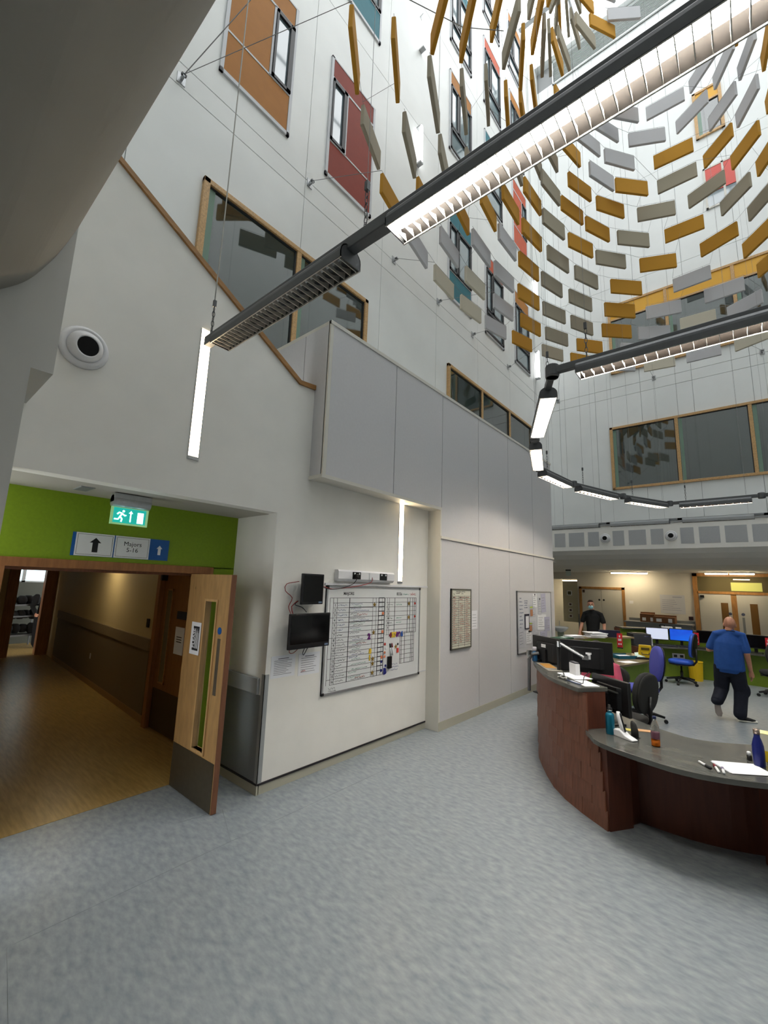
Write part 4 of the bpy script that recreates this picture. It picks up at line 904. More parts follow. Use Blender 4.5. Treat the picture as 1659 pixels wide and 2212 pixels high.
# back desk
bd = thing('staff_desk', 'long back desk with green front, screens and printer', 'desk', (0,0,0))
fo = spline(V3([(-2.2,12.30),(-1.7,12.66),(-1.19,12.94),(-.6,13.05),(.15,13.06),(1.1,12.8),(2.2,12.2)]), .15); n2_ = 24
fo = resample(fo, n2_); fb = resample(spline(V3([(-2.75,12.95),(-2.1,13.35),(-1.4,13.62),(-.6,13.75),(.2,13.76),(1.3,13.5),(2.6,12.85)]), .15), n2_)
obj('worktop', ribbon(fo, fb, .70, .735), slate, bd)
gp = [a.lerp(b_,.42) for a,b_ in zip(fo,fb)]; gp2 = [a.lerp(b_,.46) for a,b_ in zip(fo,fb)]
obj('green_panel', ribbon(gp, gp2, 0, .70), green_lam, bd)
obj('raised_back', ribbon([a.lerp(b_,.97) for a,b_ in zip(fo,fb)], fb, .735, 1.07), green_lam, bd)
obj('ledge', ribbon([a.lerp(b_,.86) for a,b_ in zip(fo,fb)], [a.lerp(b_,1.28) for a,b_ in zip(fo,fb)], 1.07, 1.10), slate, bd)
obj('outer_panel', ribbon([a.lerp(b_,1.2) for a,b_ in zip(fo,fb)], [a.lerp(b_,1.24) for a,b_ in zip(fo,fb)], 0, 1.07), walnut_dark, bd)
obj('end_panel', ribbon([fo[0],fb[0]], [fo[0]+Vector((-.04,.02,0)),fb[0]+Vector((-.04,.02,0))], 0, .70), walnut, bd)
obj('end_panel', ribbon([fb[0],fo[0].lerp(fb[0],1.25)], [fb[0]+Vector((-.04,.02,0)),fo[0].lerp(fb[0],1.25)+Vector((-.04,.02,0))], 0, 1.07), walnut, bd)
for x, y, a in ((-1.52,13.12,.35),(-.98,13.32,.2)):
    s = obj('socket_plate', MB().box(-.13,.13,-.012,0,-.06,.06), plastic_white, bd, loc=(x,y,.50)); s.rotation_euler = (0,0,a)
    obj('socket', MB().box(-.10,-.03,-.016,-.012,-.03,.03), plastic_black, s); obj('socket', MB().box(.03,.10,-.016,-.012,-.03,.03), plastic_black, s)

# ------------------------------------------------------------------ desk equipment
def desk_monitor(loc, yaw, w_, h_, label, mode, foot_z=None, tilt=0):
    """local x across, y towards the back of the screen (screen faces +y), z up; loc = centre of the panel"""
    t = thing('desk_monitor', label, 'monitor', loc, yaw); t.rotation_euler = (tilt,0,yaw)
    obj('casing', MB().box(-w_/2,w_/2,-.02,.015,-h_/2,h_/2), plastic_black, t, bevel=.008)
    obj('panel', MB().box(-w_/2+.015,w_/2-.015,.015,.0165,-h_/2+.02,h_/2-.015), mode, t)
    obj('rear_shell', MB().prism([(-w_*.34,-.02),(w_*.34,-.02),(w_*.26,-.05),(-w_*.26,-.05)], -h_*.36, h_*.30, 'z'), plastic_black, t, bevel=.008)
    if foot_z is not None:
        d_ = foot_z-loc[2]
        obj('stand', MB().box(-.03,.03,-.07,-.045,d_+.01,.02), plastic_black, t); obj('foot', MB().box(-.12,.12,-.15,.06,d_,d_+.014), plastic_black, t, bevel=.005)
    return t
t = desk_monitor((-2.02,5.62,1.245), -.52, .53, .335, 'black screen seen from behind at the left end of the ledge', scr, .735)
obj('label', MB().box(-.06,.02,-.052,-.05,.04,.08), plastic_white, t)
obj('clamp_arm', MB().tube([(-.1,-.06,-.04),(-.14,-.13,-.06),(-.16,-.16,-.12),(-.16,-.17,-.5)], .02, 8), dark_metal, t); obj('arm_joint', MB().lathe([(.03,-.03),(.035,0),(.03,.05)], 12, Matrix.Translation((-.16,-.16,-.06))), silver, t)
t = desk_monitor((-1.49,5.33,1.275), .20, .54, .345, 'large black screen seen from behind on a silver arm', scr)
obj('label', MB().box(.0,.06,-.053,-.05,.03,.05), plastic_white, t); obj('mount_plate', MB().box(.02,.05,-.075,-.05,-.02,.03), plastic_white, t)
a = obj('arm', MB().tube([(-.26,-.10,.13),(-.02,-.085,.0)], [(.022,.016)]*2, 8), alu, t); obj('arm_joint', MB().lathe([(.026,-.03),(.026,.03)], 12, Matrix.Translation((-.27,-.10,.12))), silver, t)
obj('post', MB().tube([(-.28,-.10,.12),(-.28,-.10,-.54)], .018, 10), plastic_black, t); obj('arm_knuckle', MB().box(-.035,.03,-.095,-.06,-.025,.02), silver, t)
t = desk_monitor((-1.16,4.93,.995), -.64, .50, .32, 'black screen seen from behind next to the teal bottle', scr, .735)
obj('brand_bar', MB().box(-.16,.16,-.055,-.05,.04,.055), M('grey_plastic', (70,72,70), .4), t)
blue_scr = M('blue_desktop_screen_lit', (30,70,190), .3, emit=(24,70,190), es=.5, col2=(20,120,220), scale=2); white_scr = M('pale_lock_screen_lit', (200,205,220), .3, emit=(180,188,210), es=.5)
blue_scr2 = blue_scr
def back_monitor(loc, yaw, mode, label):
    t = desk_monitor(loc, yaw+PI, .50, .30, label, mode, .735); return t
back_monitor((-1.93,13.05,1.0), .35, white_scr, 'pale grey lit screen on the back desk'); back_monitor((-1.44,13.22,1.0), .10, blue_scr, 'bright blue lit screen on the back desk')
back_monitor((-.88,13.28,1.0), .05, scr, 'dark screen on the back desk left of the walking man'); back_monitor((-.05,13.25,.99), -.12, scr, 'dark screen on the back desk right of the walking man')
redm = M('red_plastic_sign', (196,32,44), .4)
def info_stand(loc, yaw, label):
    t = thing('sign_stand', label, 'sign', loc, yaw)
    obj('panel', MB().box(-.05,.05,-.004,.004,.02,.30), redm, t); pr_ = MB()
    pr_.box(-.012,.012,-.006,-.004,.22,.26)
    for k in range(2): pr_.box(-.03,.03,-.006,-.004,.15+k*.025,.165+k*.025)
    pr_.box(-.03,-.005,-.006,-.004,.07,.10); pr_.box(.008,.03,-.006,-.004,.07,.10); obj('print', pr_, paper, t); obj('foot', MB().box(-.05,.05,-.04,.04,0,.02), plastic_black, t)
info_stand((-1.12,13.05,.80), .05, 'red notice stand between the blue and dark screens'); info_stand((.18,13.2,.80), -.1, 'red notice stand right of the walking man'); info_stand((-2.18,10.2,.86), .3, 'red notice stand beside the navy binder')
def slabbox(name, loc, yaw, s, mt, label, cat, part='body', bev=.004):
    t = thing(name, label, cat, loc, yaw); obj(part, MB().box(-s[0]/2,s[0]/2,-s[1]/2,s[1]/2,0,s[2]), mt, t, bevel=bev); return t
t = slabbox('printer', (-2.28,12.72,.735), .6, (.42,.36,.26), M('charcoal_plastic', (52,54,58), .5), 'charcoal laser printer on the back desk', 'printer')
obj('output_tray', MB().box(-.16,.16,-.10,.12,.26,.275), plastic_black, t); obj('control_strip', MB().box(.05,.15,-.185,-.18,.20,.22), silver, t)
t = slabbox('small_speaker', (-2.05,12.75,.735), .4, (.09,.14,.20), plastic_white, 'small white box beside the printer', 'box'); obj('front', MB().box(-.035,.035,-.073,-.07,.02,.18), alu, t)
cardb = M('brown_cardboard', (122,84,56), .8, var=.06, scale=20)
for loc, yaw, s, lab in (((-2.75,17.0,1.06),.1,(.42,.32,.26),'open cardboard box, the taller left one'),((-2.25,16.9,1.06),-.05,(.60,.34,.20),'wide cardboard box with white labels')):
    t = slabbox('cardboard_box', loc, yaw, s, cardb, lab, 'box'); obj('label', MB().box(-s[0]*.35,-s[0]*.1,-s[1]/2-.002,-s[1]/2,.04,.14), paper, t); obj('flap', MB().box(-s[0]/2,s[0]/2,s[1]/2-.01,s[1]/2,s[2],s[2]+.05), cardb, t)
    obj('label', MB().box(s[0]*.2,s[0]*.38,-s[1]/2-.002,-s[1]/2,.03,.15), paper, t)
t = thing('side_counter', 'low grey counter carrying the cardboard boxes', 'counter', (-2.45,17.0,0)); obj('top', MB().box(-.95,.95,-.35,.35,1.02,1.06), guard_grey, t); obj('body', MB().box(-.9,.9,-.3,.35,0,1.02), guard_grey, t)
t = thing('desk_phone', 'white desk phone on the back ledge', 'phone', (-1.80,13.75,1.10), .2); obj('base', MB().box(-.12,.12,-.09,.09,0,.05), plastic_white, t, bevel=.01); obj('handset', MB().tube([(-.16,.02,.05),(-.14,.0,.09),(-.06,0,.09),(-.05,.02,.06)], .022, 8), plastic_black, t, smooth=True)
t = slabbox('tape_roll_box', (-1.55,13.78,1.10), .2, (.12,.08,.05), plastic_white, 'small white box beside the desk phone', 'box'); obj('flap', MB().box(-.06,.06,-.042,-.04,.02,.05), paper, t)
def keyboard(loc, yaw, label):
    t = thing('keyboard', label, 'keyboard', loc, yaw); obj('base', MB().box(-.22,.22,-.07,.07,0,.018), plastic_black, t, bevel=.004); k_ = MB()
    for r in range(4): k_.box(-.21,.21,-.055+r*.03,-.032+r*.03,.018,.024)
    obj('keys', k_, M('dark_grey_keys', (46,46,48), .5), t)
keyboard((-1.72,12.86,.735), .4, 'black keyboard below the pale screen'); keyboard((-.85,13.08,.735), .05, 'black keyboard left of the walking man'); keyboard((-1.25,13.05,.735), .2, 'black keyboard below the blue screen')
def sheets(name, loc, yaw, w_, d_, n, label, mt=paper, spread=.02, th=.0016):
    t = thing(name, label, 'paper', loc, yaw)
    for k in range(n): o = obj('sheet', MB().box(-w_/2,w_/2,-d_/2,d_/2,k*th,k*th+th*.8), mt, t, loc=(random.uniform(-spread,spread),random.uniform(-spread,spread),0)); o.rotation_euler = (0,0,random.uniform(-.12,.12) if spread else 0)
    return t
sheets('paper_stack', (-.16,4.40,.736), .62, .30, .21, 3, 'white papers on the low counter beside the pens', spread=.012)
sheets('paper_stack', (.42,13.1,.735), .1, .32, .25, 6, 'white papers on the back desk at the right'); sheets('paper_stack', (-1.85,9.25,.736), 1.0, .30, .21, 2, 'white sheet lying on the green fronted desk')
sheets('paper_stack', (-2.55,9.85,1.07), .7, .34, .26, 9, 'pile of white papers in front of the man in black', spread=.05, th=.011); sheets('paper_stack', (-2.82,9.3,1.07), 1.2, .30, .22, 6, 'loose papers on the ledge beside the green folder', spread=.04, th=.008)
sheets('paper_stack', (-1.52,5.02,1.10), -.7, .32, .20, 3, 'white papers on the slate ledge below the big screen', spread=.02); sheets('paper_stack', (-1.33,4.70,1.10), -.75, .26, .14, 3, 'white papers at the end of the slate ledge', spread=.015)
t = slabbox('folder', (-2.90,8.85,1.07), 1.35, (.44,.24,.03), M('green_folder', (48,84,66), .6), 'dark green folder on the ledge at the left', 'folder'); obj('label', MB().box(.0,.12,-.05,.05,.03,.031), paper, t)
t = thing('binder', 'navy binder standing on the ledge behind the big screen', 'binder', (-2.36,10.16,1.07), .5); obj('cover', MB().box(-.20,.20,-.035,.035,0,.14), M('navy_binder', (26,28,52), .5), t, bevel=.004); obj('spine', MB().box(.20,.203,-.03,.03,.01,.13), M('navy_spine', (40,42,70), .5), t)
t = thing('letter_tray', 'teal letter tray with papers on the green fronted desk', 'tray', (-2.05,9.75,.735), .9); tealp = M('teal_plastic', (24,98,124), .4)
obj('base', MB().box(-.20,.20,-.15,.15,0,.01), tealp, t); obj('rim', MB().box(-.20,.20,-.15,-.14,0,.06).box(-.20,.20,.14,.15,0,.06).box(-.20,-.19,-.15,.15,0,.06), tealp, t); obj('papers', MB().box(-.17,.17,-.12,.12,.012,.04), paper, t)
t = thing('letter_tray', 'dark wire tray with a folded sheet next to the yellow box', 'tray', (-1.80,9.95,.735), .6); obj('base', MB().box(-.16,.16,-.12,.12,0,.03), plastic_black, t); obj('folded_sheet', MB().add([(-.1,-.08,.04),(.08,-.08,.04),(.06,.04,.12),(-.06,.06,.10)], [(0,1,2,3)]).add([(-.1,-.08,.038),(.08,-.08,.038),(.06,.04,.118),(-.06,.06,.098)], [(3,2,1,0)]), M('mint_paper', (210,232,224), .7), t)
yel = M('yellow_plastic', (214,180,24), .45)
t = thing('sharps_box', 'yellow tapered sharps box on the green fronted desk', 'sharps box', (-1.70,10.0,.735), .25)
obj('body', MB().add([(-.13,-.06,0),(.13,-.06,0),(.13,.06,0),(-.13,.06,0),(-.10,-.035,.26),(.10,-.035,.26),(.10,.035,.26),(-.10,.035,.26)], [(0,1,2,3),(4,5,6,7),(0,1,5,4),(1,2,6,5),(2,3,7,6),(3,0,4,7)]), yel, t, bevel=.006)
obj('slot', MB().box(-.07,.07,-.055,-.03,.17,.215), M('slot_shadow_plastic', (90,74,12), .6), t); obj('handle', MB().tube([(-.06,-.055,.12),(-.06,-.075,.09),(.06,-.075,.09),(.06,-.055,.12)], .008, 6), plastic_black, t)
t = thing('waste_bin', 'yellow waste bin under the back desk', 'bin', (-1.18,12.98,0), .1); obj('body', MB().lathe([(.13,0),(.15,.42),(.14,.42),(.12,.02)], 16), yel, t); obj('rim', MB().lathe([(.15,.42),(.158,.425),(.158,.44),(.145,.44)], 16), yel, t)
# small things on the near counter
t = thing('water_bottle', 'teal metal water bottle on the slate counter', 'bottle', (-1.085,4.53,.735)); tb = M('teal_bottle_paint', (14,104,130), .3, metal=.3)
obj('body', MB().lathe([(.034,0),(.037,.006),(.037,.155),(.033,.172),(.022,.182)], 24), tb, t, smooth=True); obj('collar', MB().lathe([(.02,.18),(.02,.20),(.024,.202),(.024,.206)], 18), chrome, t, smooth=True); obj('cap', MB().lathe([(.023,.205),(.023,.222),(.012,.228),(.012,.246),(.008,.25)], 16), plastic_black, t, smooth=True)
t = thing('drink_bottle', 'clear plastic bottle with orange drink on the counter', 'bottle', (-.725,4.47,.735)); prb = [(.028,0),(.033,.006),(.033,.10),(.031,.115),(.033,.13),(.031,.16),(.016,.20),(.0125,.205),(.0125,.22)]
obj('bottle', MB().lathe(prb, 22), M('clear_plastic', (240,240,240), .05, trans=1, ior=1.1), t, smooth=True); obj('drink', MB().lathe([(.026,.004),(.031,.008),(.031,.055)], 20), M('orange_drink', (230,120,20), .1, emit=(230,110,10), es=0), t, smooth=True)
obj('label', MB().lathe([(.0335,.062),(.0337,.063),(.0337,.112),(.0335,.113)], 22), M('drink_label', (110,70,84), .4), t, smooth=True); obj('cap', MB().lathe([(.015,.217),(.015,.236),(.013,.238)], 18), M('blue_cap', (24,40,90), .4), t, smooth=True)
t = thing('phone_cradle', 'white and black handset standing in its charging cradle', 'phone', (-.965,4.50,.735), -.5); obj('cradle', MB().prism([(-.10,0),(.10,0),(.105,.012),(.03,.030),(-.02,.06),(-.10,.052)], -.035, .035, 'y'), plastic_white, t, bevel=.006); obj('foot', MB().box(-.10,.10,-.03,.03,0,.008), plastic_black, t)
obj('handset', MB().tube([(-.01,0,.04),(-.03,0,.10),(-.05,0,.16),(-.055,0,.205)], [(.017,.020),(.016,.022),(.016,.022),(.012,.016)], 12), plastic_white, t, smooth=True); obj('handset_front', MB().tube([(.005,0,.05),(-.015,0,.10),(-.034,0,.16),(-.04,0,.195)], [(.006,.018)]*4, 10), plastic_black, t, smooth=True)
t = thing('tape_dispenser', 'black rounded upright holder beside the phone cradle', 'holder', (-.90,4.58,.735), -.3); obj('body', MB().tube([(0,0,0),(0,0,.06),(-.01,0,.11),(-.02,0,.135)], [(.022,.034),(.021,.032),(.016,.026),(.006,.010)], 12), M('soft_black', (38,38,36), .7), t, smooth=True); obj('foot', MB().box(-.03,.03,-.035,.035,0,.006), plastic_black, t)
t = sheets('note_card', (-.87,4.86,.736), .5, .14, .07, 2, 'tan note card behind the clear bottle', M('tan_card', (206,160,116), .7), .004)
t = sheets('sticky_note', (-1.0,4.78,.736), .2, .06, .06, 2, 'small yellow sticky note behind the phone cradle', M('sticky_yellow', (228,216,120), .7), .003)
for (a, b_, cm, lab) in (((-.418,4.293),(-.340,4.200),ink,'white marker pen with black cap lying on the counter'),((-.327,4.300),(-.292,4.160),MATS['cap_maroon'],'white marker pen with maroon cap lying on the counter'),((-.277,4.275),(-.262,4.160),M('cap_lilac',(120,110,140),.4),'short white marker pen nearest the papers')):
    A_, B_ = Vector(a+(.745,)), Vector(b_+(.745,)); t = thing('marker_pen', lab, 'pen', (0,0,0))
    first_cap = 'maroon' in lab or 'short' in lab
    m1 = A_.lerp(B_, .36 if first_cap else .58)
    obj('cap', MB().tube([A_,m1] if first_cap else [m1,B_], .0098, 10), cm, t, smooth=True); obj('barrel', MB().tube([m1,B_] if first_cap else [A_,m1], .009, 10), plastic_white, t, smooth=True)
t = thing('water_bottle', 'navy blue metal bottle at the right edge', 'bottle', (-.065,4.56,.735)); nb_ = M('navy_bottle_paint', (26,36,110), .35, metal=.2)
obj('body', MB().lathe([(.030,0),(.036,.006),(.038,.10),(.036,.15),(.026,.19),(.019,.21),(.019,.232)], 24), nb_, t, smooth=True); obj('cap', MB().lathe([(.021,.23),(.021,.262),(.019,.265)], 20), M('rose_steel', (190,170,160), .25, metal=.9), t, smooth=True)
t = thing('tissue_box', 'cream carton with yellow side behind the navy bottle', 'box', (.045,4.78,.735), .1); obj('carton', MB().box(-.10,.10,-.06,.06,.08,.20), M('cream_card', (216,212,196), .7), t); obj('yellow_side', MB().box(-.10,.10,-.06,.06,0,.08), yel, t); obj('lid', MB().box(-.10,.10,-.06,.06,.20,.205), M('pale_yellow_card', (232,226,170), .7), t)
t = thing('small_bottle', 'small black bottle with white cap beside the navy bottle', 'bottle', (-.125,4.66,.735)); obj('body', MB().lathe([(.018,0),(.018,.035),(.012,.04)], 14), plastic_black, t, smooth=True); obj('cap', MB().lathe([(.013,.04),(.014,.06),(.010,.064)], 14), plastic_white, t, smooth=True)
# clutter on the slate ledge
t = thing('hand_gel_bottle', 'clear hand gel bottle with blue label on the ledge end', 'bottle', (-2.19,5.62,1.10)); obj('body', MB().lathe([(.03,0),(.033,.01),(.033,.10),(.014,.125)], 16), M('blue_gel', (40,100,150), .2), t, smooth=True); obj('cap', MB().lathe([(.018,.125),(.026,.135),(.026,.17),(.02,.175)], 14), M('clear_cap', (200,196,205), .2), t, smooth=True)
cable('black_cable', [(-1.62,4.98,1.11),(-1.60,4.88,1.14),(-1.55,4.80,1.115),(-1.46,4.72,1.112),(-1.38,4.66,1.112),(-1.33,4.62,1.115),(-1.33,4.66,1.17),(-1.30,4.74,1.21)], .004, plastic_black, 'black cable curling on the slate ledge')
cable('blue_cable', [(-1.55,4.76,1.108),(-1.47,4.68,1.106),(-1.40,4.63,1.106),(-1.34,4.59,1.108)], .004, M('blue_cable_sheath', (40,70,120), .5), 'blue cable lying on the slate ledge')
t = thing('steel_clamp', 'shiny steel desk clamp on the slate ledge', 'clamp', (-1.565,4.74,1.10), -.7); obj('bar', MB().tube([(-.07,0,.015),(.03,0,.015),(.06,.01,.03),(.07,.0,.012)], .010, 8), chrome, t, smooth=True); obj('screw', MB().tube([(-.05,-.02,.01),(-.05,.05,.03)], .006, 8), chrome, t, smooth=True)
t = slabbox('plastic_sleeve', (-1.90,5.30,1.10), -.95, (.50,.16,.012), M('grey_sleeve', (150,146,138), .25), 'clear document sleeve lying along the slate ledge', 'sleeve'); obj('orange_sheet', MB().box(-.2,.1,-.06,.06,.012,.0135), M('amber_sheet', (176,128,60), .4), t)
t = slabbox('card_holder', (-1.55,5.10,1.10), -.8, (.14,.05,.12), plastic_white, 'white card holder below the large screen', 'holder'); obj('cards', MB().box(-.06,.06,-.02,.02,.12,.135), M('grey_card', (90,90,96), .6), t)

# ------------------------------------------------------------------ operator chairs
def oval(w_, h_, n=22, e=2.6):
    return [(w_/2*math.copysign(abs(math.cos(2*PI*k/n))**(2/e), math.cos(2*PI*k/n)), h_/2*math.copysign(abs(math.sin(2*PI*k/n))**(2/e), math.sin(2*PI*k/n))) for k in range(n)]
def dome(poly, axis, a0, a1, shrink=.86):
    """pillow: flat outline with a rounded front"""
    n = len(poly); mb = MB(); levels = [(a0,.93),(a0+(a1-a0)*.25,1.0),(a0+(a1-a0)*.65,.985),(a0+(a1-a0)*.9,.93),(a1,shrink*.92)]
    vs = []
    for a, k in levels:
        for p in poly:
            q = (p[0]*k, p[1]*k); vs.append((a,)+q if axis == 'x' else (q[0],q[1],a))
    fs = [tuple(range(n-1,-1,-1)), tuple(range(4*n,5*n))]
    for i in range(4):
        for k in range(n): fs.append((i*n+k,i*n+(k+1) % n,(i+1)*n+(k+1) % n,(i+1)*n+k))
    return mb.add(vs, fs)
CHM = {'blue': M('blue_chair_fabric', (78,82,170), .8, var=.05, scale=60), 'royal': M('royal_blue_vinyl', (40,84,190), .4, var=.03, scale=10), 'black': M('charcoal_chair_fabric', (44,44,42), .85, var=.06, scale=80)}
def chair(loc, yaw, col, label, bh=.54, tilt=.12):
    """faces local +x"""
    t = thing('office_chair', label, 'chair', loc, yaw, group='operator chairs inside the staff base')
    s = obj('seat', dome(oval(.48,.48), 'z', .45, .53), CHM[col], t, smooth=True); obj('seat_pan', dome(oval(.46,.46), 'z', .42, .45, .99), plastic_black, s)
    b = obj('backrest', dome([(y,z) for y,z in oval(.44,bh,24,2.3)], 'x', -.03, .04), CHM[col], t, smooth=True, loc=(-.25,0,.60+bh/2)); b.rotation_euler = (0,-tilt,0)
    o = obj('back_shell', dome([(y,z) for y,z in oval(.43,bh-.01,24,2.3)], 'x', -.03, -.055), plastic_black if col != 'black' else CHM['black'], b, smooth=True)
    obj('back_bar', MB().tube([(-.02,0,.43),(-.24,0,.44),(-.30,0,.52),(-.31,0,.80)], .022, 8), plastic_black, t, smooth=True)
    obj('column', MB().lathe([(.03,.10),(.03,.28),(.018,.28),(.018,.44)], 14), plastic_black, t, smooth=True); obj('lever', MB().tube([(0,.05,.42),(.02,.24,.41)], .007, 6), plastic_black, t)
    for k in range(5):
        a = 2*PI*k/5+.3; c_, s_ = math.cos(a), math.sin(a)
        l = obj('base_leg', MB().tube([(0,0,.125),(c_*.16,s_*.16,.115),(c_*.30,s_*.30,.085)], [(.022,.03),(.018,.024),(.013,.018)], 8), plastic_black, t, smooth=True)
        obj('castor', MB().lathe([(.028,-.022),(.030,-.01),(.030,.01),(.028,.022)], 12, Matrix.Translation((c_*.31,s_*.31,.03)) @ Matrix.Rotation(a,4,'Z') @ Matrix.Rotation(PI/2,4,'X')), plastic_black, l)
    return t
chair((-1.50,8.30,0), 3.65, 'blue', 'blue operator chair with purple-blue back, nearest of the blue ones', .56)
chair((-1.31,6.22,0), 2.8, 'black', 'charcoal operator chair just behind the near screen', .47)
chair((-1.38,12.25,0), 3.0, 'royal', 'royal blue operator chair at the back desk', .54)
chair((.22,12.15,0), 1.9, 'black', 'dark operator chair at the right edge by the back desk', .54)
chair((.42,8.3,0), .9, 'black', 'dark operator chair cut by the right edge behind the counter', .5)

# ------------------------------------------------------------------ back wall fittings
whd = M('pale_grey_door', (186,184,176), .5)
dd = thing('door_3', 'pale double cupboard doors in an oak frame', 'door', (-5.03,BY,0), mat3=FY, kind='structure')
obj('frame', MB().box(0,.09,0,2.17,0,.05).box(1.45,1.54,0,2.17,0,.05).box(0,1.54,2.09,2.17,0,.05), oak_dark, dd)
for a, b_ in ((.095,.765),(.775,1.445)):
    l = obj('leaf', MB().box(a,b_,.01,2.085,.005,.03), whd, dd); x = b_-.07 if a < .5 else a+.07
    obj('lock_disc', MB().lathe([(.035,.03),(.035,.036)], 16, Matrix.Translation((x,1.70,0))), plastic_black, l)
obj('sign_plate', MB().box(.12,.20,1.95,2.05,.03,.034), M('brown_plate', (60,40,30), .5), dd)
d4 = thing('door_4', 'wide double doors with oak frame and glazed overlight', 'door', (-1.48,BY,0), mat3=FY, kind='structure')
obj('frame', MB().box(0,.13,0,2.70,0,.06).box(2.0,2.13,0,2.70,0,.06).box(0,2.13,2.60,2.70,0,.06).box(.1,2.05,2.05,2.13,0,.06), oak_dark, d4)
obj('overlight', MB().box(.13,2.0,2.13,2.60,.01,.02), M('overlight_glazing', (96,88,62), .08, spec=.8), d4)
ov = obj('painted_room_view', MB().box(.98,1.72,2.16,2.42,.021,.024), M('lit_room_view_glow', (176,176,96), .6, emit=(170,170,90), es=.25), d4)  # glowing patch on the opaque glass, imitates a lit room behind it
obj('room_lamp', MB().box(1.05,1.45,2.50,2.525,.021,.026), M('overlight_lamp_lit', (255,240,220), .5, emit=(255,235,210), es=2), d4)
for a, b_, gx_ in ((.14,.95,.55),(1.09,1.99,.30)):
    l = obj('leaf', MB().box(a,b_,.01,2.05,.01,.045), whd, d4)
    g_ = obj('glazing', MB().box(a+gx_,a+gx_+.18,.45,1.78,.045,.05), M('brown_tinted_glazing', (112,82,46), .08), l)
    x = b_-.05 if a < .5 else a+.12
    obj('lock_disc', MB().lathe([(.045,.045),(.045,.05)], 16, Matrix.Translation((x,1.45,0))), M('grey_blue_disc', (70,76,100), .5), l); obj('push_plate', MB().box(x-.03,x+.03,.85,1.36,.045,.05), guard_grey, l)
    obj('closer', MB().box(a+.04 if a < .5 else b_-.14,a+.14 if a < .5 else b_-.04,1.93,2.0,.045,.11), plastic_black, l)
obj('meeting_stile', MB().box(.95,1.09,0,2.05,.0,.03), oak_dark, d4)
t = thing('wall_poster', 'large pale text poster on the back wall', 'poster', (-2.43,BY,1.35), mat3=FY); obj('sheet', MB().box(0,.70,0,.62,0,.004), M('poster_pale', (196,198,204), .6), t); pp = MB()
pp.box(.36,.62,.54,.56,.004,.005)
for k in range(6): pp.box(.06,.30+.3*random.random(),.44-k*.065,.452-k*.065,.004,.005)
obj('print', pp, M('poster_print', (140,146,170), .7), t)
for loc, lab in (((-3.36,BY,1.62),'small white wall switch right of the cupboard doors'),):
    t = thing('wall_switch', lab, 'switch', loc, mat3=FY); obj('plate', MB().box(0,.12,0,.10,0,.012), plastic_white, t); obj('rocker', MB().box(.04,.08,.02,.08,.012,.018), plastic_white, t)
t = thing('fire_call_point', 'small dark red box on the back wall beside the double doors', 'call point', (-1.66,BY,1.18), mat3=FY); obj('box', MB().box(0,.12,0,.11,0,.04), M('dark_maroon_plastic', (60,24,30), .5), t); obj('window', MB().box(.03,.09,.03,.08,.04,.042), plastic_black, t)
t = thing('service_panel', 'cream service trunking panel with sockets beside the cupboard doors', 'panel', (-5.68,BY+.15,.82), mat3=FY); obj('board', MB().box(0,.55,0,1.55,0,.04), M('cream_panel', (186,178,150), .6), t)
p_ = obj('framed_outlet', MB().box(.16,.34,1.0,1.18,.04,.05), plastic_white, t); obj('outlet', MB().box(.19,.31,1.03,1.15,.05,.052), M('outlet_dark', (70,70,40), .5), p_)
for k in range(3): p_ = obj('socket', MB().box(.2,.34,.16+k*.22,.28+k*.22,.04,.048), panel_trim, t); obj('insert', MB().box(.23,.31,.19+k*.22,.25+k*.22,.048,.05), M('brown_insert', (72,40,24), .5), p_)
t = thing('hand_basin', 'white wall hung hand basin left of the man in black', 'sink', (-4.92,14.9,0), .2)
obj('bowl', MB().lathe([(.06,.64),(.14,.68),(.24,.78),(.25,.82),(.235,.82),(.2,.76),(.1,.70)], 24), M('basin_ceramic', (232,236,240), .15), t, smooth=True); obj('pedestal', MB().box(-.09,.09,-.06,.12,0,.66), M('pedestal_grey', (120,132,118), .5), t); obj('tap', MB().tube([(-.05,.16,.82),(-.05,.16,.98),(-.03,.04,1.0)], .013, 8), chrome, t, smooth=True)
t = thing('exit_sign', 'small white exit sign on the ceiling of the far bay', 'exit sign', (-5.0,15.9,2.52), mat3=FY); obj('plate', MB().box(0,.17,0,.17,0,.012), M('pale_exit_plate', (190,206,200), .4), t); obj('bracket', MB().box(.0,.17,.17,.21,-.02,.03), plastic_black, t)
def bay_lamp(x0, x1, y, z, label):
    t = thing('ceiling_lamp', label, 'lamp', (x0,y,z)); L_ = x1-x0
    obj('housing', MB().box(0,L_,-.07,.07,-.03,0), plastic_white, t); obj('diffuser', MB().prism([(-.06,-.03),(.06,-.03),(.045,-.06),(-.045,-.06)], .01, L_-.01, 'x'), lamp_warm, t)
bay_lamp(-3.78,-2.66,16.95,2.705,'warm lit ceiling lamp above the cream back wall'); bay_lamp(-1.10,-.52,16.9,2.705,'warm lit ceiling lamp over the double doors, left tube'); bay_lamp(-.50,.10,16.9,2.705,'warm lit ceiling lamp over the double doors, right tube')
bay_lamp(-5.9,-5.3,18.3,2.44,'warm lit lamp in the recess beside the panel wall')

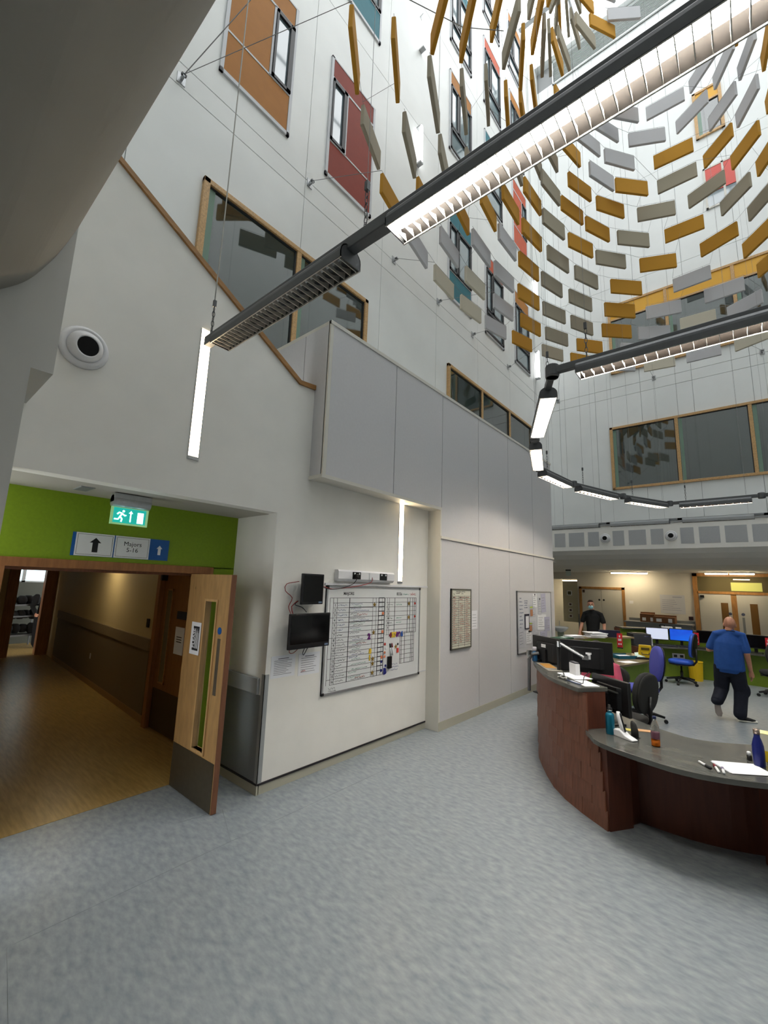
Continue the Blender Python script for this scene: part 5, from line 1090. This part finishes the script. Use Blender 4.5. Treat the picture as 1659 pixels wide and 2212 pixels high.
# ------------------------------------------------------------------ people
skin = M('skin', (196,140,112), .5, var=.05, scale=30); skin2 = M('skin_pale', (200,146,120), .5, var=.05, scale=30)
def limb(mb, pts, rs, n=14):
    rs = [(r[1], r[0]) if isinstance(r, tuple) else r for r in rs]      # (sideways, front to back)
    mb.tube(pts, rs, n)
    for p, r in zip(pts, rs):
        rx, ry = (r[1], r[0]) if isinstance(r, tuple) else (r, r)
        mb.ell(p, (rx*.98, ry*.98, min(rx, ry)*.8), 12)
def hand(mb, wrist, d, palm_n, side):
    """five fingers; d = direction of the fingers, palm_n = palm normal, side = direction of the thumb"""
    w_ = Vector(wrist); d = Vector(d).normalized(); pn = Vector(palm_n).normalized(); sd = Vector(side).normalized()
    mb.tube([w_-d*.01, w_+d*.04, w_+d*.085], [(.022,.030),(.017,.040),(.014,.040)], 10)
    for k, (o, L) in enumerate(((.030,.068),(.010,.078),(-.010,.072),(-.030,.056))):
        b = w_+d*.082+sd*o; k1 = b+d*L*.45+pn*.006; k2 = b+d*L*.78+pn*.020; e = b+d*L*.95+pn*.036
        mb.tube([b-d*.02,b,k1,k2,e], [.0095,.0092,.0085,.0078,.006], 8); mb.ell(e, (.0062,)*3, 6)
    b = w_+d*.03+sd*.030; mb.tube([b,b+sd*.022+d*.025,b+sd*.030+d*.055+pn*.012,b+sd*.028+d*.075+pn*.022], [.013,.011,.0095,.007], 8)
def solid(name, mb, mt, parent, vox=.010):
    o = obj(name, mb, mt, parent)
    r = o.modifiers.new('remesh', 'REMESH'); r.mode = 'VOXEL'; r.voxel_size = vox; r.use_smooth_shade = True
    s = o.modifiers.new('smooth', 'SMOOTH'); s.factor = .5; s.iterations = 3
    return o
def head(mb, c, tilt, k=1.0, face=True):
    """head centred at c, looking along local -y after tilt matrix"""
    c = Vector(c); T = tilt.to_4x4()
    def P(x, y, z): return c + tilt @ Vector((x*k,y*k,z*k))
    mb.ell(P(0,.008,.022), (.076*k,.096*k,.098*k), 18, T); mb.ell(P(0,-.025,-.045), (.058*k,.066*k,.072*k), 16, T)
    mb.ell(P(0,-.045,-.088), (.030*k,.030*k,.024*k), 10, T)
    for s in (-1,1):
        mb.ell(P(s*.076,.012,-.012), (.010*k,.020*k,.032*k), 10, T); mb.ell(P(s*.030,-.082,.022), (.022*k,.016*k,.008*k), 8, T)
    if face:
        mb.ell(P(0,-.098,-.022), (.014*k,.022*k,.016*k), 8, T); mb.tube([P(0,-.086,.02), P(0,-.106,-.02)], [.009*k,.012*k], 8); mb.ell(P(0,-.082,-.06), (.024*k,.014*k,.010*k), 8, T)
    return P
def shoe(mb, heel, toe, up=(0,0,1), k=1.0, sw=False):
    h, t_ = Vector(heel), Vector(toe); d = (t_-h).normalized(); u = Vector(up).normalized(); L = (t_-h).length
    mb.tube([h, h+d*.04+u*.01, h+d*L*.45+u*.008, h+d*L*.75, t_], [(b,a) if sw else (a,b) for a,b in ((.028,.030),(.042,.036),(.040,.034),(.044,.028),(.018,.014))], 12)

# --- man in blue walking away
pb = thing('person', 'bald person in blue polo shirt and navy trousers walking away', 'person', (0,0,0))
sR, sL = Vector((-.195,9.46,1.365)), Vector((-.535,9.47,1.355)); eR, eL = Vector((-.150,9.43,1.06)), Vector((-.655,9.50,1.075)); wR, wL = Vector((-.125,9.50,.80)), Vector((-.565,9.74,1.08))
hR, hL = Vector((-.315,9.47,.84)), Vector((-.49,9.47,.84)); kR, kL = Vector((-.275,9.52,.46)), Vector((-.53,9.60,.46)); aR, aL = Vector((-.315,9.44,.085)), Vector((-.600,9.40,.235))
body = MB()
tl = Matrix.Rotation(.45,3,'X') @ Matrix.Rotation(PI,3,'Z')
tl = Matrix.Rotation(-.35,3,'X') @ Matrix.Rotation(PI+.12,3,'Z')
HP = head(body, (-.340,9.515,1.522), tl, 1.08)
limb(body, [(-.375,9.46,1.33),(-.355,9.485,1.45)], [.062,.055])
limb(body, [(-.395,9.47,.86),(-.39,9.46,1.10),(-.375,9.46,1.30)], [(.15,.10),(.15,.10),(.14,.085)])
limb(body, [sR,eR,wR], [.052,.042,.028]); limb(body, [sL,eL,wL], [.052,.042,.028])
limb(body, [hR,kR,aR], [.075,.052,.038]); limb(body, [hL,kL,aL], [.075,.052,.038])
hand(body, wR+Vector((.003,.01,-.02)), (.02,.12,-1), (-.4,.6,0), (-.25,.9,.1)); hand(body, wL+Vector((.02,.03,0)), (.35,1,.1), (0,0,-1), (1,-.2,0))
solid('body', body, skin, pb, .008)
sh = MB()
limb(sh, [(-.395,9.465,.80),(-.393,9.46,.92),(-.39,9.455,1.08),(-.375,9.455,1.22),(-.37,9.46,1.33)], [(.208,.145),(.205,.145),(.200,.135),(.195,.120),(.13,.085)], 20)
limb(sh, [(-.375,9.465,1.33),(-.362,9.475,1.395)], [.085,.066])
limb(sh, [(-.345,9.465,1.40),(-.28,9.46,1.375),sR,sR.lerp(eR,.45),sR.lerp(eR,.80)], [.05,.062,.062,.066,.066]); limb(sh, [(-.39,9.465,1.40),(-.46,9.46,1.37),sL,sL.lerp(eL,.45),sL.lerp(eL,.80)], [.05,.062,.062,.066,.066])
solid('shirt', sh, M('royal_blue_shirt', (38,82,156), .85, var=.06, scale=14, bump=.25, bscale=9), pb, .010)
tr = MB()
limb(tr, [(-.40,9.47,.90),(-.40,9.47,.78)], [(.190,.135),(.190,.14)], 18)
limb(tr, [hR,hR.lerp(kR,.5),kR,kR.lerp(aR,.5),aR+Vector((0,0,.02))], [.122,.115,.100,.092,.090]); limb(tr, [hL,hL.lerp(kL,.5),kL,kL.lerp(aL,.5),aL+Vector((0,.02,.03))], [.122,.115,.100,.092,.086])
tr.ell(kR+Vector((.075,0,.02)), (.05,.07,.10), 10); tr.ell(kL+Vector((-.07,0,.04)), (.04,.07,.10), 10)
solid('trousers', tr, M('navy_trousers', (22,26,40), .9, var=.1, scale=12, bump=.3, bscale=8), pb, .010)
shoe_b = M('black_canvas_shoe', (20,20,22), .7); sole_w = M('white_rubber_sole', (226,224,214), .6); sole_g = M('grey_sole', (150,140,136), .7)
s = MB(); shoe(s, aR+Vector((-.035,.0,-.045)), aR+Vector((.185,.10,-.055))); o = solid('shoe', s, shoe_b, pb, .007)
obj('sole', MB().tube([aR+Vector((-.05,-.01,-.072)), aR+Vector((.06,.045,-.072)), aR+Vector((.20,.108,-.072))], [(.047,.018),(.050,.018),(.034,.018)], 12), sole_w, o)
s = MB(); hh, tt = Vector((-.605,9.385,.245)), Vector((-.580,9.40,.035)); shoe(s, hh+Vector((0,.045,0)), tt+Vector((0,.045,0)), (0,1,0), sw=True); o = solid('shoe', s, shoe_b, pb, .007)
obj('sole', MB().tube([hh+Vector((0,0,.02)), hh.lerp(tt,.35), hh.lerp(tt,.75), tt], [(.014,.036),(.014,.043),(.014,.050),(.012,.028)], 14), sole_g, o)
obj('lanyard', MB().tube([HP(-.05,.05,-.115), HP(-.03,.085,-.125), HP(.03,.085,-.125), HP(.05,.05,-.115)], .009, 6), M('navy_lanyard', (20,24,50), .7), pb)

# --- man in black behind the desk, facing the viewer
pk = thing('person', 'person in black T-shirt and pale blue face mask behind the desk', 'person', (0,0,0))
X0, Y0 = -3.42, 13.0
def Q(x, y, z): return Vector((X0+x, Y0+y, z))
body = MB(); tl = Matrix.Rotation(.27,3,'Z') @ Matrix.Rotation(.02,3,'X')
HP = head(body, Q(-.03,-.02,1.63), tl, 1.1)
limb(body, [Q(-.01,.02,1.42),Q(-.02,.01,1.56)], [.062,.056]); limb(body, [Q(0,0,.85),Q(0,0,1.10),Q(0,.02,1.38)], [(.14,.10),(.14,.10),(.16,.09)])
ja = {}
for s in (-1,1):
    a, e, w_ = Q(s*.205,.02,1.385), Q(s*.285,.0,1.10), Q(s*.315,-.14,.87); ja[s] = (a,e,w_)
    limb(body, [a,e,w_], [.052,.044,.029]); hand(body, w_, (.05*s,-.35,-1), (0,-.5,.2), (-s,-.3,0))
    limb(body, [Q(s*.09,0,.86),Q(s*.10,0,.46),Q(s*.10,.02,.08)], [.075,.052,.04])
solid('body', body, skin2, pk, .008)
sh = MB(); limb(sh, [Q(0,0,.84),Q(0,0,1.0),Q(0,0,1.18),Q(0,.01,1.32),Q(0,.02,1.42)], [(.165,.12),(.165,.12),(.185,.12),(.195,.11),(.14,.085)], 20)
limb(sh, [Q(0,.02,1.40),Q(-.01,.02,1.475)], [.10,.072])
for s in (-1,1): a, e, w_ = ja[s]; limb(sh, [Q(s*.04,.02,1.455),Q(s*.12,.02,1.42),a,a.lerp(e,.4),a.lerp(e,.72)], [.045,.058,.060,.066,.066])
solid('shirt', sh, M('black_tshirt', (18,19,20), .9, bump=.2, bscale=9), pk, .010)
tr = MB(); limb(tr, [Q(0,0,.88),Q(0,0,.80)], [(.165,.115),(.165,.12)], 16)
for s in (-1,1): limb(tr, [Q(s*.09,0,.82),Q(s*.10,0,.46),Q(s*.10,.02,.10)], [.10,.08,.07])
solid('trousers', tr, M('black_trousers', (22,22,26), .9), pk, .012)
for s in (-1,1): q = MB(); shoe(q, Q(s*.10,.06,.04), Q(s*.11,-.18,.035)); solid('shoe', q, shoe_b, pk, .009)
hr = MB(); T = tl.to_4x4()
hr.ell(HP(0,.018,.045), (.083,.100,.088), 16, T); hr.ell(HP(0,.05,.0), (.078,.070,.090), 14, T); hr.ell(HP(0,-.05,.095), (.060,.040,.030), 10, T)
solid('hair', hr, M('dark_brown_hair', (52,34,26), .8, bump=.4, bscale=60), pk, .008)
mk = MB(); mk.ell(HP(0,-.070,-.055), (.066,.050,.056), 14, T)
o = solid('face_mask', mk, M('pale_blue_mask', (150,200,212), .8, bump=.2, bscale=30), pk, .007)
for s in (-1,1): obj('ear_loop', MB().tube([HP(s*.06,-.05,-.03),HP(s*.078,-.01,-.01),HP(s*.082,.02,-.015),HP(s*.07,-.03,-.07)], .002, 5), plastic_white, o)
ey = M('eye_dark', (30,22,20), .3)
for s in (-1,1): obj('eye', MB().ell(HP(s*.030,-.091,.010), (.012,.006,.005), 8, T), ey, pk); obj('eyebrow', MB().tube([HP(s*.014,-.096,.032),HP(s*.030,-.098,.037),HP(s*.048,-.088,.030)], .0045, 6), MATS['dark_brown_hair'], pk)

# --- seated person in pink, mostly hidden behind the big screen
pp_ = thing('person', 'seated person in pink top with dark hair behind the big screen', 'person', (0,0,0))
X0, Y0 = -1.80, 7.20
body = MB(); tl = Matrix.Rotation(-.6,3,'Z') @ Matrix.Rotation(.25,3,'X'); HP = head(body, Q(-.06,-.05,1.145), tl, .97)
limb(body, [Q(0,0,.96),Q(-.03,-.02,1.08)], [.055,.05]); limb(body, [Q(.05,.05,.50),Q(.03,.03,.75),Q(0,0,.95)], [(.15,.11),(.14,.10),(.15,.09)])
jp = {}
for s in (-1,1):
    a, e, w_ = Q(s*.175,.03*s,.915), Q(s*.235,-.06,.70), Q(s*.12-.08,-.30,.74); jp[s] = (a,e,w_); limb(body, [a,e,w_], [.046,.04,.027]); hand(body, w_, (-.3,-1,0), (0,0,-1), (-s,0,0))
    limb(body, [Q(s*.09+.05,.05,.50),Q(s*.10-.12,-.33,.50),Q(s*.10-.12,-.30,.08)], [.08,.06,.04])
solid('body', body, skin2, pp_, .009)
sh = MB(); limb(sh, [Q(.05,.05,.50),Q(.04,.04,.66),Q(.03,.03,.80),Q(.01,.01,.94)], [(.19,.15),(.18,.14),(.175,.125),(.13,.09)], 18)
for s in (-1,1): a, e, w_ = jp[s]; limb(sh, [Q(s*.09,.02,.93),a,a.lerp(e,.95)], [.07,.068,.062])
solid('shirt', sh, M('pink_top', (196,84,112), .85, var=.06, scale=16, bump=.3, bscale=10), pp_, .010)
tr = MB()
for s in (-1,1): limb(tr, [Q(s*.08+.05,.06,.50),Q(s*.10-.12,-.33,.50),Q(s*.10-.12,-.30,.10)], [.11,.085,.06])
solid('trousers', tr, MATS['black_trousers'], pp_, .012)
hr = MB(); hr.ell(HP(0,.02,.035), (.088,.108,.098), 16, tl.to_4x4()); limb(hr, [HP(.02,.09,.02),Q(.09,.06,1.02),Q(.15,.05,.90)], [.06,.06,.035]); limb(hr, [HP(.07,.03,0),Q(.06,-.06,1.0),Q(.09,-.09,.88)], [.04,.04,.02])
solid('hair', hr, M('black_hair', (26,20,18), .7, bump=.4, bscale=60), pp_, .009)
for s in (-1,1): q = MB(); shoe(q, Q(s*.10-.12,-.24,.04), Q(s*.10-.12,-.46,.035)); solid('shoe', q, shoe_b, pp_, .010)
chair((-1.74,7.25,0), 4.6, 'black', 'dark operator chair under the seated person in pink', .30)

# --- dark clothed figure at the end of the corridor
pc = thing('person', 'dark clothed person standing at the end of the corridor', 'person', (0,0,0))
X0, Y0 = -15.0, 3.22
body = MB(); tl = Matrix.Rotation(1.2,3,'Z'); HP = head(body, Q(0,0,1.62), tl, 1.0)
limb(body, [Q(0,0,1.40),Q(0,0,1.54)], [.06,.055]); limb(body, [Q(0,0,.86),Q(0,0,1.38)], [(.13,.10),(.15,.09)])
jc = {}
for s in (-1,1):
    a, e, w_ = Q(.02,s*.20,1.37), Q(-.02,s*.25,1.08), Q(.12,s*.20,.90); jc[s] = (a,e,w_); limb(body, [a,e,w_], [.05,.042,.028]); hand(body, w_, (1,0,-.3), (0,0,-1), (0,-s,0)); limb(body, [Q(0,s*.09,.86),Q(0,s*.10,.46),Q(.01,s*.10,.08)], [.075,.052,.04])
solid('body', body, skin, pc, .010)
sh = MB(); limb(sh, [Q(0,0,.80),Q(0,0,1.1),Q(0,0,1.40)], [(.17,.14),(.17,.13),(.13,.09)], 16)
for s in (-1,1): a, e, w_ = jc[s]; limb(sh, [a,e,w_], [.07,.06,.045])
solid('jacket', sh, M('black_jacket', (14,14,15), .9), pc, .012)
tr = MB()
for s in (-1,1): limb(tr, [Q(0,s*.09,.84),Q(0,s*.10,.46),Q(.01,s*.10,.10)], [.10,.08,.07])
solid('trousers', tr, MATS['black_trousers'], pc, .012)
hr = MB(); hr.ell(HP(0,.02,.04), (.085,.102,.092), 14, tl.to_4x4()); solid('hair', hr, MATS['black_hair'], pc, .010)
for s in (-1,1): q = MB(); shoe(q, Q(-.05,s*.10,.04), Q(.18,s*.10,.035)); solid('shoe', q, shoe_b, pc, .010)
